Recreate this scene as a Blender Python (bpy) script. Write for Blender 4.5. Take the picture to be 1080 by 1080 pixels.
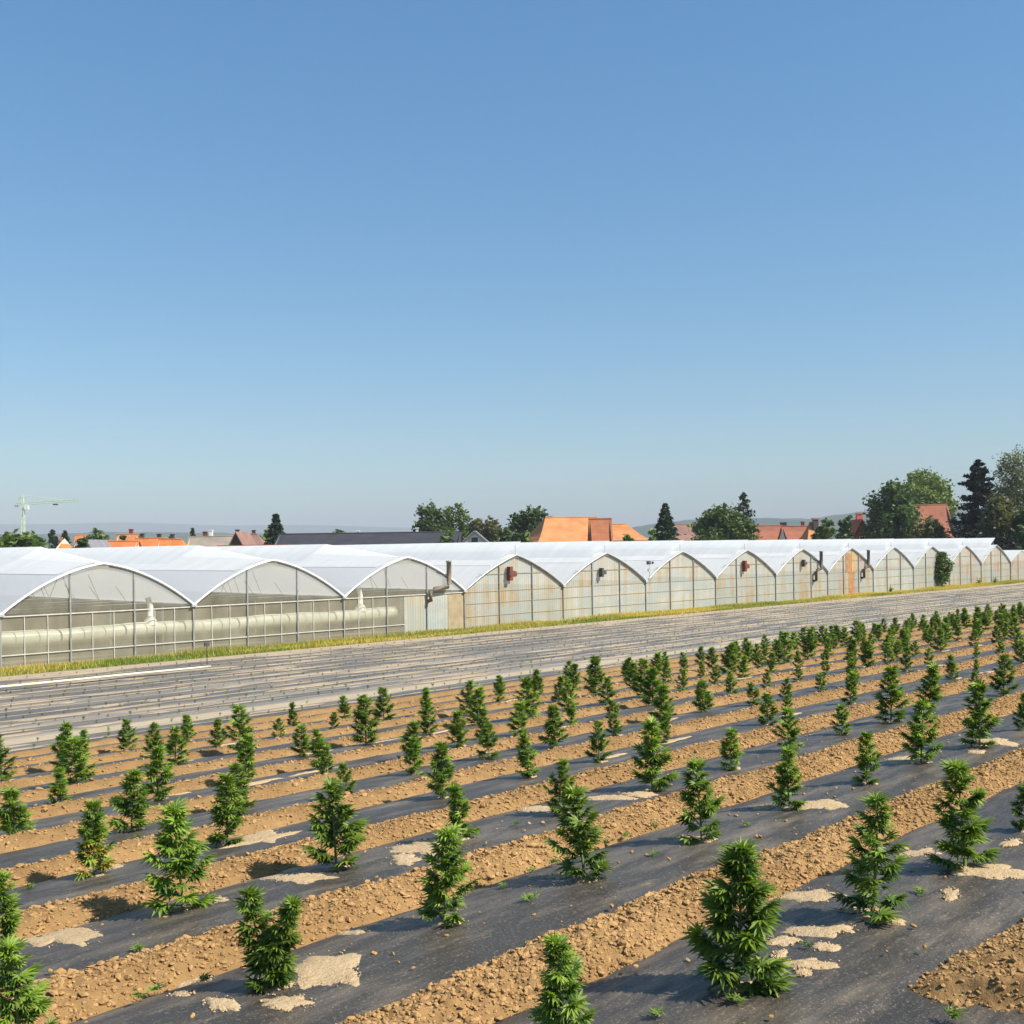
import bpy, math, random
import numpy as np
from math import sin, cos, pi, radians
rng = np.random.default_rng(7)
random.seed(7)
SC = bpy.context.scene
COL = SC.collection
for o in list(bpy.data.objects): bpy.data.objects.remove(o)

# ------------------------------------------------------------------ camera, sky, sun, exposure
# world: x runs along the planted rows and the greenhouse front, y runs away across them, z up; camera eye at (0, 0, 5)
F_PX, PX, PY, TH, ROLL = 1150.0, 540.0, 578.0, radians(46.12), radians(0.8)
from mathutils import Matrix, Vector
R_ = Vector((cos(TH), -sin(TH), 0)); FW = Vector((sin(TH), cos(TH), 0)); UP = Vector((0, 0, 1))
cr, sr = cos(ROLL), sin(ROLL)
xr = cr*R_ - sr*UP; yu = sr*R_ + cr*UP
cam = bpy.data.objects.new('camera', bpy.data.cameras.new('camera')); COL.objects.link(cam)
cam.matrix_world = Matrix(((xr.x, yu.x, -FW.x, 0), (xr.y, yu.y, -FW.y, 0), (xr.z, yu.z, -FW.z, 5.0), (0, 0, 0, 1)))
cam.data.sensor_width = 36; cam.data.lens = 36*F_PX/1080
cam.data.shift_y = (PY-540)/1080
cam.data.clip_start = .1; cam.data.clip_end = 60000
SC.camera = cam

SUN_EL = radians(46); SUN_DIR = Vector((.39*cos(SUN_EL), -.92*cos(SUN_EL), sin(SUN_EL))).normalized()
W = bpy.data.worlds.new('World'); SC.world = W; W.use_nodes = True
nt = W.node_tree
bg = nt.nodes['Background']; sky = nt.nodes.new('ShaderNodeTexSky')
sky.sky_type = 'NISHITA'; sky.sun_disc = False
sky.sun_elevation = SUN_EL; sky.sun_rotation = math.atan2(SUN_DIR.x, SUN_DIR.y)
sky.air_density = 1.0; sky.dust_density = 1.0; sky.ozone_density = 1.2; sky.altitude = 300
gm = nt.nodes.new('ShaderNodeGamma'); gm.inputs[1].default_value = .65
hs = nt.nodes.new('ShaderNodeHueSaturation'); hs.inputs['Saturation'].default_value = 1.6
tint = nt.nodes.new('ShaderNodeMix'); tint.data_type = 'RGBA'; tint.blend_type = 'MULTIPLY'; tint.inputs[0].default_value = 1; tint.inputs[7].default_value = (.82, .99, 1.05, 1)
nt.links.new(sky.outputs[0], gm.inputs[0]); nt.links.new(gm.outputs[0], hs.inputs['Color']); nt.links.new(hs.outputs[0], tint.inputs[6]); nt.links.new(tint.outputs[2], bg.inputs[0]); bg.inputs[1].default_value = .134
sl = bpy.data.lights.new('sun', 'SUN'); sl.energy = 4.4; sl.angle = radians(.53); sl.color = (1, .94, .84)
so = bpy.data.objects.new('sun', sl); COL.objects.link(so); so.rotation_euler = SUN_DIR.to_track_quat('Z', 'Y').to_euler()
so.location = (0, 0, 60)
HAZE = 2.2e-4
SC.view_settings.view_transform = 'Standard'; SC.view_settings.look = 'None'
SC.view_settings.gamma = 1; SC.view_settings.exposure = 0.92
try:
    SC.cycles.transparent_max_bounces = 24; SC.cycles.max_bounces = 8
    SC.cycles.volume_bounces = 0
except Exception: pass

# ------------------------------------------------------------------ helpers
def zf(d):
    d = np.asarray(d, float); t = np.clip(d-23, 0, 22)
    return np.where(d < 23, 3.1-.1*np.maximum(d, -40), .8-.1*t+.00413*t*t-5.63e-5*t**3)
def wpt(x, y, Y):
    """point of the world seen at a direction of the photograph, Y metres ahead of the camera"""
    u = x-PX; v = y-PY; U = cr*u-sr*v; V = sr*u+cr*v
    X = U/F_PX*Y
    return (X*cos(TH)+Y*sin(TH), -X*sin(TH)+Y*cos(TH), 5-V/F_PX*Y)
def hsh(i, j, seed=0):
    i = i.astype(np.int64); j = j.astype(np.int64)
    n = (i*374761393 + j*668265263 + seed*1274126177) & 0x7fffffff
    n = ((n ^ (n >> 13))*1274126177) & 0x7fffffff
    return ((n ^ (n >> 16)) & 0xffff)/65535.0
def vn(x, y, seed=0):
    x = np.asarray(x, float); y = np.asarray(y, float)
    i = np.floor(x); j = np.floor(y); a = x-i; b = y-j
    a = a*a*(3-2*a); b = b*b*(3-2*b)
    return (hsh(i, j, seed)*(1-a)+hsh(i+1, j, seed)*a)*(1-b)+(hsh(i, j+1, seed)*(1-a)+hsh(i+1, j+1, seed)*a)*b
def fbm(x, y, o=4, seed=0):
    r = 0; am = .5
    for k in range(o):
        r = r+am*(vn(x, y, seed+k*17)-.5)*2; x = np.asarray(x)*2.03+3.1; y = np.asarray(y)*2.03+1.7; am *= .5
    return r
def mesh(name, V, F, mat=None, parent=None, mi=None, smooth=False, attr=None):
    me = bpy.data.meshes.new(name)
    V = V.tolist() if hasattr(V, 'tolist') else V
    F = F.tolist() if hasattr(F, 'tolist') else F
    me.from_pydata(V, [], F)
    for m in (mat if isinstance(mat, (list, tuple)) else [mat]):
        if m: me.materials.append(m)
    if mi is not None: me.polygons.foreach_set('material_index', np.asarray(mi, np.int32))
    if smooth: me.polygons.foreach_set('use_smooth', np.ones(len(me.polygons), bool))
    if attr is not None:
        a = me.attributes.new('tone', 'FLOAT', 'POINT'); a.data.foreach_set('value', np.asarray(attr, np.float32))
    me.update()
    o = bpy.data.objects.new(name, me); COL.objects.link(o)
    if parent: o.parent = parent
    return o
def tag(o, label=None, cat=None, group=None, kind=None):
    if label: o['label'] = label
    if cat: o['category'] = cat
    if group: o['group'] = group
    if kind: o['kind'] = kind
    return o
def thing(name, label, cat, loc=(0, 0, 0), rz=0, group=None):
    o = bpy.data.objects.new(name, None); COL.objects.link(o); o.empty_display_size = .2
    o.location = loc; o.rotation_euler = (0, 0, rz)
    return tag(o, label, cat, group)
class MB:
    def __init__(s): s.v = []; s.f = []; s.m = []
    def quad(s, a, b, c, d, m=0):
        n = len(s.v); s.v += [tuple(a), tuple(b), tuple(c), tuple(d)]; s.f.append((n, n+1, n+2, n+3)); s.m.append(m)
    def poly(s, pts, m=0):
        n = len(s.v); s.v += [tuple(p) for p in pts]; s.f.append(tuple(range(n, n+len(pts)))); s.m.append(m)
    def box(s, x0, y0, z0, x1, y1, z1, m=0):
        n = len(s.v)
        s.v += [(x, y, z) for z in (z0, z1) for y in (y0, y1) for x in (x0, x1)]
        for q in ((0, 2, 3, 1), (4, 5, 7, 6), (0, 1, 5, 4), (2, 6, 7, 3), (0, 4, 6, 2), (1, 3, 7, 5)):
            s.f.append(tuple(n+i for i in q)); s.m.append(m)
    def tube(s, pts, r, n=8, m=0, cap=True):
        pts = [np.array(p, float) for p in pts]; rr = r if hasattr(r, '__len__') else [r]*len(pts)
        b0 = len(s.v)
        for i, p in enumerate(pts):
            t = pts[min(i+1, len(pts)-1)]-pts[max(i-1, 0)]; t = t/(np.linalg.norm(t)+1e-9)
            a = np.cross(t, (0, 0, 1) if abs(t[2]) < .9 else (1, 0, 0)); a /= np.linalg.norm(a); b = np.cross(t, a)
            for k in range(n):
                w = 2*pi*k/n; s.v.append(tuple(p+rr[i]*(cos(w)*a+sin(w)*b)))
        for i in range(len(pts)-1):
            for k in range(n):
                s.f.append((b0+i*n+k, b0+i*n+(k+1) % n, b0+(i+1)*n+(k+1) % n, b0+(i+1)*n+k)); s.m.append(m)
        if cap:
            s.f.append(tuple(b0+k for k in range(n))); s.m.append(m)
            e = b0+(len(pts)-1)*n; s.f.append(tuple(e+n-1-k for k in range(n))); s.m.append(m)
    def build(s, name, mat, parent=None, smooth=False): return mesh(name, s.v, s.f, mat, parent, s.m, smooth)

# ------------------------------------------------------------------ materials
class NM:
    def __init__(s, name):
        s.m = bpy.data.materials.new(name); s.m.use_nodes = True; s.t = s.m.node_tree; s.t.nodes.clear()
        s.out = s.n('OutputMaterial')
    def n(s, ty, **k):
        o = s.t.nodes.new('ShaderNode'+ty)
        for a, b in k.items(): setattr(o, a, b)
        return o
    def l(s, a, b): s.t.links.new(a, b)
    def coord(s, scale=(1, 1, 1), kind='Object'):
        c = s.n('TexCoord'); mp = s.n('Mapping'); mp.inputs['Scale'].default_value = scale
        s.l(c.outputs[kind], mp.inputs[0]); return mp.outputs[0]
    def noise(s, co, scale, det=4, rough=.55):
        t = s.n('TexNoise'); t.inputs['Scale'].default_value = scale; t.inputs['Detail'].default_value = det
        t.inputs['Roughness'].default_value = rough; s.l(co, t.inputs['Vector']); return t.outputs[0]
    def ramp(s, fac, stops):
        r = s.n('ValToRGB'); e = r.color_ramp.elements
        while len(e) < len(stops): e.new(.5)
        for q, (p, c) in zip(e, stops): q.position = p; q.color = (*c, 1) if len(c) == 3 else c
        s.l(fac, r.inputs[0]); return r.outputs[0]
    def mix(s, fac, a, b, mode='MIX'):
        x = s.n('Mix', data_type='RGBA', blend_type=mode)
        for v, i in ((fac, 0), (a, 6), (b, 7)):
            if hasattr(v, 'is_linked') or hasattr(v, 'links'): s.l(v, x.inputs[i])
            elif i == 0: x.inputs[0].default_value = v
            else: x.inputs[i].default_value = (*v, 1)
        return x.outputs[2]
    def bsdf(s, col, rough=.6, spec=.5, bump=None, bs=.3, bd=.02, **k):
        b = s.n('BsdfPrincipled')
        if hasattr(col, 'links'): s.l(col, b.inputs['Base Color'])
        else: b.inputs['Base Color'].default_value = (*col, 1)
        if hasattr(rough, 'links'): s.l(rough, b.inputs['Roughness'])
        else: b.inputs['Roughness'].default_value = rough
        b.inputs['Specular IOR Level'].default_value = spec
        for a, v in k.items(): b.inputs[a].default_value = v
        if bump is not None:
            q = s.n('Bump'); q.inputs['Strength'].default_value = bs; q.inputs['Distance'].default_value = bd
            s.l(bump, q.inputs['Height']); s.l(q.outputs[0], b.inputs['Normal'])
        return b
    def done(s, sh): s.l(sh.outputs[0], s.out.inputs[0]); return s.m
def plain(name, c, rough=.6, var=.25, scale=3, metal=0, spec=.4):
    k = NM(name); co = k.coord(); f = k.noise(co, scale)
    col = k.ramp(f, [(.3, tuple(x*(1-var) for x in c)), (.7, tuple(min(1, x*(1+var)) for x in c))])
    return k.done(k.bsdf(col, rough, spec, bump=f, bs=.15, Metallic=metal))
M = {}
def soil_mat(name, dark, mid, light, bs=.6):
    k = NM(name); co = k.coord()
    f1 = k.noise(co, 1.3, 5); f2 = k.noise(co, 26, 6, .7); f3 = k.noise(co, 7, 4)
    c = k.ramp(f2, [(.25, dark), (.5, mid), (.75, light)])
    c = k.mix(.45, c, k.ramp(f1, [(.3, dark), (.7, light)]))
    c = k.mix(.3, c, k.ramp(f3, [(.35, mid), (.7, light)]))
    return k.done(k.bsdf(c, .95, .1, bump=f2, bs=bs, bd=.03))
M['soil'] = soil_mat('tilled_soil', (.14, .077, .030), (.245, .142, .057), (.375, .232, .10))  # darker than the clods: moister below, with gap shade put into the colour
M['clod'] = soil_mat('soil_clods', (.20, .110, .041), (.345, .202, .083), (.50, .318, .142), .4)
M['sand'] = soil_mat('spilled_sand', (.38, .265, .14), (.48, .35, .20), (.56, .42, .26), .8)
M['mid'] = soil_mat('dry_ground', (.25, .19, .13), (.34, .27, .19), (.43, .35, .25))
M['path'] = soil_mat('path_ground', (.30, .24, .16), (.39, .32, .22), (.49, .41, .30))
def film_mat(name, base, dust, amt, stretch=(.6, 2.5, 1)):
    k = NM(name); co = k.coord(); cs = k.coord(stretch)
    d1 = k.noise(cs, 1.6, 6, .65); d2 = k.noise(co, 55, 3, .7); d3 = k.noise(cs, 6, 5, .6)
    a = k.ramp(d1, [(.45, (0, 0, 0)), (.8, (amt, amt, amt))])
    b = k.ramp(d2, [(.56, (0, 0, 0)), (.68, (amt*.8, amt*.8, amt*.8))])
    c = k.ramp(d3, [(.6, (0, 0, 0)), (.8, (amt*.5,)*3)])
    s_ = k.mix(1.0, k.mix(1.0, a, b, 'ADD'), c, 'ADD')
    col = k.mix(s_, base, dust)
    r = k.ramp(d3, [(.3, (.36,)*3), (.7, (.56,)*3)])
    hs = k.mix(.35, d3, d2)
    return k.done(k.bsdf(col, r, .36, bump=hs, bs=.85, bd=.02))
M['film'] = film_mat('black_mulch_film', (.047, .041, .034), (.34, .27, .185), .5)
M['film_mid'] = film_mat('dusty_mulch_film', (.088, .084, .078), (.38, .30, .2), .6, (.12, 1.4, 1))
M['film_pale'] = film_mat('pale_mulch_film', (.15, .14, .12), (.48, .39, .28), .65, (.12, 1.6, 1))
def leaf_mat(name, c0, c1, tr=.27, tc=None):
    k = NM(name); at = k.n('Attribute'); at.attribute_name = 'tone'
    oi = k.n('ObjectInfo')
    c = k.ramp(at.outputs['Fac'], [(0, c0), (1, c1)])
    hv = k.n('HueSaturation'); k.l(c, hv.inputs['Color'])
    mr = k.n('MapRange'); mr.inputs['To Min'].default_value = .8; mr.inputs['To Max'].default_value = 1.2
    k.l(oi.outputs['Random'], mr.inputs[0]); k.l(mr.outputs[0], hv.inputs['Value'])
    b = k.bsdf(hv.outputs[0], .5, .35)
    t = k.n('BsdfTranslucent'); tm = k.mix(1.0, hv.outputs[0], (1.5, 1.7, .6), 'MULTIPLY'); k.l(tm, t.inputs[0])
    ms = k.n('MixShader'); ms.inputs[0].default_value = tr
    k.l(b.outputs[0], ms.inputs[1]); k.l(t.outputs[0], ms.inputs[2]); return k.done(ms)
M['hemp'] = leaf_mat('hemp_leaf', (.017, .058, .006), (.28, .39, .05))
M['yellow'] = leaf_mat('yellowed_leaf', (.30, .24, .03), (.50, .36, .05))
M['stem'] = plain('hemp_stem', (.14, .17, .05))
M['weed'] = leaf_mat('weed_leaf', (.06, .13, .015), (.2, .27, .05))
M['grass'] = leaf_mat('verge_grass', (.12, .19, .02), (.55, .40, .09), .3)
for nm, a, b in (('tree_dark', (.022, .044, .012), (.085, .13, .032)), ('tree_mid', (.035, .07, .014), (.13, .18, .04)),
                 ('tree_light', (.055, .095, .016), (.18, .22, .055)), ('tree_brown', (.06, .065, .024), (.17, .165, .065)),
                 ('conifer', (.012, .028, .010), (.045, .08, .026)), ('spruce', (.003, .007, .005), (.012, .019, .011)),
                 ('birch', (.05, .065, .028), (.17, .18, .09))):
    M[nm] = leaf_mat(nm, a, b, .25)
M['bark'] = plain('bark', (.09, .065, .045), .9)
def roof_tiles(name, c, v=.22):
    k = NM(name); co = k.coord(); w = k.n('TexWave'); w.bands_direction = 'Z'; w.inputs['Scale'].default_value = 1.4; w.inputs['Distortion'].default_value = .6
    k.l(co, w.inputs[0]); f = k.noise(co, .6, 5); f2 = k.noise(co, 4, 3)
    col = k.ramp(f, [(.3, tuple(x*(1-v) for x in c)), (.7, tuple(min(1, x*(1+v)) for x in c))])
    col = k.mix(.25, col, k.ramp(f2, [(.35, tuple(x*.6 for x in c)), (.65, c)]))
    return k.done(k.bsdf(col, .85, .2, bump=w.outputs[1], bs=.4, bd=.05))
M['r_orange'] = roof_tiles('orange_roof_tiles', (.56, .19, .062)); M['r_orange2'] = roof_tiles('weathered_orange_tiles', (.52, .22, .085))
M['r_dorange'] = roof_tiles('dark_orange_tiles', (.36, .135, .065)); M['r_red'] = roof_tiles('red_roof_tiles', (.30, .115, .07)); M['r_brown'] = roof_tiles('brown_roof_tiles', (.26, .15, .12))
M['r_beige'] = roof_tiles('grey_beige_roof', (.30, .25, .20)); M['r_black'] = roof_tiles('dark_slate_roof', (.045, .045, .055))
M['r_grey'] = roof_tiles('grey_roof', (.2, .2, .22)); M['r_rust'] = roof_tiles('rusty_red_tiles', (.30, .085, .05))
M['plaster'] = plain('pale_plaster', (.6, .57, .5), .9, .1); M['plaster_grey'] = plain('grey_boards', (.16, .17, .19), .9, .2)
M['timber'] = plain('dark_timber', (.1, .06, .045), .9); M['pane'] = plain('window_pane', (.03, .04, .05), .1, .1)
M['crane'] = plain('green_crane_paint', (.50, .60, .40), .5, .1); M['iron'] = plain('dark_metal', (.07, .065, .06), .6, .2)
M['rust'] = plain('rusty_metal', (.19, .045, .022), .8, .3); M['concrete'] = plain('concrete', (.35, .34, .32), .9)
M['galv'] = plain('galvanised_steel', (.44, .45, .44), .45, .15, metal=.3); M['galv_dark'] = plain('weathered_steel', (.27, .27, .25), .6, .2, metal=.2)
M['mull'] = plain('weathered_white_bars', (.50, .49, .43), .6, .15)
M['white'] = plain('white_plastic', (.78, .78, .76), .4, .05); M['pipe'] = plain('white_hose', (.68, .62, .48), .6, .15)
M['flue'] = plain('stained_flue', (.17, .13, .085), .7, .35); M['duct'] = plain('white_film_duct', (.62, .62, .56), .3, .1, 1)
M['redcap'] = plain('red_cap', (.6, .15, .1), .6)
# ------------------------------------------------------------------ ground: one sheet from behind the camera to the horizon
def terrain():
    ss = np.array([-4000, -800, -200, -60]+list(range(-20, 161, 10))+[220, 400, 900, 4500], float)
    dd = np.array([-60, -40, -20, -8]+list(np.arange(-4, 48.01, .5))+[52, 60, 80, 120, 300, 900, 2500, 6000], float)
    S, D = np.meshgrid(ss, dd)
    Z = zf(D)-np.where(D < 23, .05, .02)
    V = np.stack([S, D, Z], -1).reshape(-1, 3)
    n = len(ss); F = []; mi = []
    for j in range(len(dd)-1):
        dm = (dd[j]+dd[j+1])/2
        m = 0 if dm < 23 else (2 if 26.7 < dm < 28.1 else (1 if dm < 46.6 else 3))
        for i in range(n-1):
            F.append((j*n+i, j*n+i+1, (j+1)*n+i+1, (j+1)*n+i)); mi.append(m)
    k = NM('meadow'); co = k.coord(); f = k.noise(co, .08, 5); g = k.noise(co, 2, 4)
    c = k.mix(.5, k.ramp(f, [(.35, (.10, .12, .03)), (.65, (.24, .2, .08))]), k.ramp(g, [(.3, (.09, .11, .03)), (.7, (.28, .24, .1))]))
    mead = k.done(k.bsdf(c, .95, .1))
    tag(mesh('ground', V, F, [M['soil'], M['mid'], M['path'], mead], mi=mi, smooth=True), 'sloping field soil running down to level land', 'ground', kind='structure')
terrain()

ROW0, PITCH = 2.95, 1.9
SMAX = [8.3, 13.9, 19.5, 25.1, 30.7, 36.3, 41.9, 47.5, 53.1, 58.7, 64.3]
SMIN = [4.1, 2.6, 2.2, 2.8, 3.5, 4.2, 5.0, 5.7, 6.4, 7.1, 7.9]
ORD = ['first', 'second', 'third', 'fourth', 'fifth', 'sixth', 'seventh', 'eighth', 'ninth', 'tenth', 'eleventh', 'twelfth', 'thirteenth',
       'fourteenth', 'fifteenth', 'sixteenth', 'seventeenth', 'eighteenth', 'nineteenth', 'twentieth', 'twenty-first', 'twenty-second', 'twenty-third',
       'twenty-fourth', 'twenty-fifth', 'twenty-sixth', 'twenty-seventh', 'twenty-eighth', 'twenty-ninth', 'thirtieth', 'thirty-first', 'thirty-second', 'thirty-third', 'thirty-fourth', 'thirty-fifth', 'thirty-sixth', 'thirty-seventh', 'thirty-eighth']
def rowname(k): return 'nearest row' if k == 0 else '%s row from front' % ORD[k]
def grid(s0, s1, ds, d0, d1, dstep):
    ns = max(2, int((s1-s0)/ds)); nd = max(2, int(round((d1-d0)/dstep)))
    s = np.linspace(s0, s1, ns+1); d = np.linspace(d0, d1, nd+1)
    S, D = np.meshgrid(s, d)
    i = np.arange(nd)[:, None]*(ns+1)+np.arange(ns)[None, :]
    F = np.stack([i, i+1, i+ns+2, i+ns+1], -1).reshape(-1, 4)
    return S, D, F
FSH = [.05, .13, .25]
def film_h(S, D, dc, hw, rough=1.0):
    t = (D-dc)/hw
    return -.02+.075*np.clip(1-t*t, 0, 1)**.5+rough*(.013*fbm(S*1.1, D*4.5, 4, 5)+.006*fbm(S*5, D*8, 3, 9)+.006*fbm(S*2.2+D*3, D*13, 2, 31)+.012*np.abs(fbm(S*2.6-D*5, D*7+S, 3, 63)))
# mulch films of the hemp rows: sheets laid along each bed
for k in range(12):
    dc = ROW0+PITCH*k+FSH[min(k, 2)]; hw = .72; d0, d1 = dc-hw, dc+hw
    if k == 0: d0 = .9
    s0 = (SMIN[k] if k < 11 else 8.5)-3.0; s1 = (SMAX[k] if k < 11 else 70)+3.5
    ds = [.035, .04, .05, .07, .09, .11, .14, .17, .2, .24, .3, .4][k]; dst = [.03, .035, .045, .05, .06, .08, .1, .1, .12, .12, .15, .2][k]
    S, D, F = grid(s0, s1, ds, d0, d1, dst)
    Z = zf(D)+film_h(S, D, dc, hw)
    tag(mesh('mulch_film', np.stack([S, D, Z], -1).reshape(-1, 3), F, M['film'], smooth=True),
        'strip of black plastic mulch film under the hemp plants of the %s' % ('last sparse row' if k == 11 else rowname(k)) if k < 11 else 'dark strip of plastic mulch film just beyond the last row of hemp plants',
        'mulch film', 'mulch film strips of the hemp beds')
# bare soil thrown over the film edges between the beds
def soil_h(S, D, dc, k):
    w = .345+.13*fbm(S*1.3, S*0+k*3.7, 3, 11)+.05*fbm(S*5, D*3, 2, 41)
    off = .05*fbm(S*.7, S*0+k, 2, 77)
    t = (D-dc-off)/w
    h = .006+.105*np.clip(1-t*t, -1.6, 1)
    sc = np.clip(1-t*t*.8, 0, 1)
    h = h+(.55+.45*sc)*(.045*np.abs(fbm(S*9, D*9, 3, 3+k))+.026*fbm(S*22, D*22, 3, 13+k)+.025*fbm(S*3, D*3, 2, 23+k))
    if k == 0:
        g = np.clip((S-4.75-.5*np.clip(2.1-D, 0, 1)-.25*fbm(S*3, D*3, 3, 2))/.25, 0, 1); h = h*.62*g-.05*(1-g)
    return h
VV = []; FF = []; nb = 0; CL = []
for k in range(12):
    dc = ROW0+PITCH*k-(.86 if k == 1 else .66) if k else 1.78
    hw = .58
    kk = min(k, 10); s0 = SMIN[max(kk-1, 0)]-3.0; s1 = SMAX[kk]+3.5
    if k == 0: s0, s1 = 3.5, 12
    st = [.018, .02, .028, .04, .05, .07, .09, .11, .13, .15, .18, .22][k]
    S, D, F = grid(s0, s1, st, dc-hw, dc+hw, min(st, .07))
    if k == 0:
        S, D, F = grid(s0, s1, st, 1.0, dc+hw, st)
        t = np.where(D < dc, dc, D)
        Z = zf(D)+soil_h(S, D, dc, k)
        Z = np.where(D < dc, zf(D)+soil_h(S, D*0+dc, dc, k)+.02*fbm(S*14, D*14, 4, 5), Z)
    else: Z = zf(D)+soil_h(S, D, dc, k)
    VV.append(np.stack([S, D, Z], -1).reshape(-1, 3)); FF.append(F+nb); nb += S.size
tag(mesh('soil', np.concatenate(VV), np.concatenate(FF), M['soil'], smooth=True), 'ridges of loose tan soil between the film strips', 'soil', kind='structure')
# loose clods: nobody could count them
ph = (1+5**.5)/2
ICO = np.array([(-1, ph, 0), (1, ph, 0), (-1, -ph, 0), (1, -ph, 0), (0, -1, ph), (0, 1, ph), (0, -1, -ph), (0, 1, -ph), (ph, 0, -1), (ph, 0, 1), (-ph, 0, -1), (-ph, 0, 1)])/1.9
ICF = np.array([(0, 11, 5), (0, 5, 1), (0, 1, 7), (0, 7, 10), (0, 10, 11), (1, 5, 9), (5, 11, 4), (11, 10, 2), (10, 7, 6), (7, 1, 8), (3, 9, 4), (3, 4, 2), (3, 2, 6), (3, 6, 8), (3, 8, 9), (4, 9, 5), (2, 4, 11), (6, 2, 10), (8, 6, 7), (9, 8, 1)])
def clods(c, r, flat=.75):
    n = len(c)
    A = rng.uniform(-1, 1, (n, 3, 3))*.35+np.eye(3)[None]
    V = np.einsum('vj,njk->nvk', ICO, A)*(1+rng.uniform(-.28, .28, (n, 12, 1)))*r[:, None, None]
    V[:, :, 2] *= flat
    V += c[:, None, :]
    F = ICF[None]+(np.arange(n)*12)[:, None, None]
    return V.reshape(-1, 3), F.reshape(-1, 3)
C = []; Rr = []
for k, dens in enumerate([3600, 3100, 2200, 1300, 520, 330, 220, 150, 110, 80, 60]):
    dc = ROW0+PITCH*k-(.86 if k == 1 else .66) if k else 1.78
    s0 = max(1.0, SMIN[max(k-1, 0)]-1); s1 = SMAX[k]+1.5
    n = int((s1-s0)*.9*dens); s = rng.uniform(s0, s1, n); d = dc+rng.uniform(-.56, .56, n)
    if k == 0: n = 9000; s = rng.uniform(4.6, 8.5, n); d = rng.uniform(1.1, 2.45, n)
    h = soil_h(s, np.where(d < dc, dc, d) if k == 0 else d, dc, k)
    ok = (h > (-.03+.03*rng.random(n) if k else -.05)); s, d, h = s[ok], d[ok], h[ok]
    r = np.clip(rng.lognormal(-5.05, .5, len(s)), .0035, .021)*(1+.15*k)
    C.append(np.stack([s, d, zf(d)+h+r*.2], -1)); Rr.append(r)
# a few clods strayed on the film
n = 500; s = rng.uniform(1.5, 14, n); d = rng.uniform(2.3, 8, n); C.append(np.stack([s, d, zf(d)+.06], -1)); Rr.append(rng.uniform(.005, .018, n))
V, F = clods(np.concatenate(C), np.concatenate(Rr))
tag(mesh('soil_clods', V, F, M['clod']), 'loose crumbs and clods of dry soil on the ridges', 'soil clods', kind='stuff')

# spilled dry sand on the film
PATCH = [(3.67,5.02,0.09,-0.15,0.18,0.25),(3.21,4.76,0.07,-0.12,0.06,0.08),(3.01,5.04,0.04,-0.07,0.05,0.09),(3.25,5.75,0.06,-0.11,0.06,0.10),(3.02,5.45,0.04,-0.06,0.04,0.07),(3.16,7.40,0.15,-0.29,0.14,0.33),(4.24,7.16,0.04,-0.08,0.06,0.09),(4.31,9.75,0.08,-0.18,0.08,0.18),(4.51,9.26,0.03,-0.06,0.05,0.10),(4.97,7.18,0.11,-0.24,0.10,0.14),(5.93,9.12,0.09,-0.25,0.20,0.31),(5.20,7.58,0.04,-0.09,0.06,0.09),(5.86,5.21,0.04,-0.08,0.06,0.05),(4.28,5.56,0.04,-0.09,0.05,0.07),(3.65,4.80,0.03,-0.05,0.07,0.09),(6.20,7.03,0.12,-0.30,0.21,0.24),(5.79,6.84,0.05,-0.12,0.12,0.14),(7.94,7.33,0.05,-0.16,0.12,0.11),(8.63,6.98,0.08,-0.28,0.13,0.10),(8.91,6.78,0.06,-0.20,0.14,0.10),(8.89,4.76,0.07,-0.20,0.20,0.10),(8.61,5.21,0.03,-0.10,0.09,0.05),(11.47,5.20,0.03,-0.15,0.24,0.11),(7.46,3.26,0.05,-0.12,0.13,0.05),(7.14,2.68,0.10,-0.22,0.16,0.06),(6.52,2.66,0.03,-0.04,0.12,0.05),(7.93,2.80,0.03,-0.05,0.10,0.03),(6.17,3.41,0.06,-0.14,0.14,0.07),(5.53,2.94,0.07,-0.14,0.08,0.04),(4.98,2.77,0.07,-0.11,0.06,0.03),(5.27,2.82,0.03,-0.05,0.06,0.03),(4.86,2.72,0.02,-0.03,0.04,0.02),(5.04,2.95,0.02,-0.03,0.06,0.03),(4.60,2.76,0.03,-0.03,0.04,0.02),(5.27,3.06,0.04,-0.07,0.08,0.04),(5.97,2.98,0.04,-0.08,0.05,0.02),(5.87,2.77,0.03,-0.08,0.07,0.03),(7.23,5.07,0.03,-0.10,0.09,0.06),(12.90,4.69,0.03,-0.21,0.23,0.08),(12.17,4.66,0.01,-0.08,0.13,0.05),(7.28,4.95,0.05,-0.10,0.09,0.06),(3.33,5.07,0.05,-0.10,0.05,0.08),(5.83,4.94,0.03,-0.07,0.06,0.05)]
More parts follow.
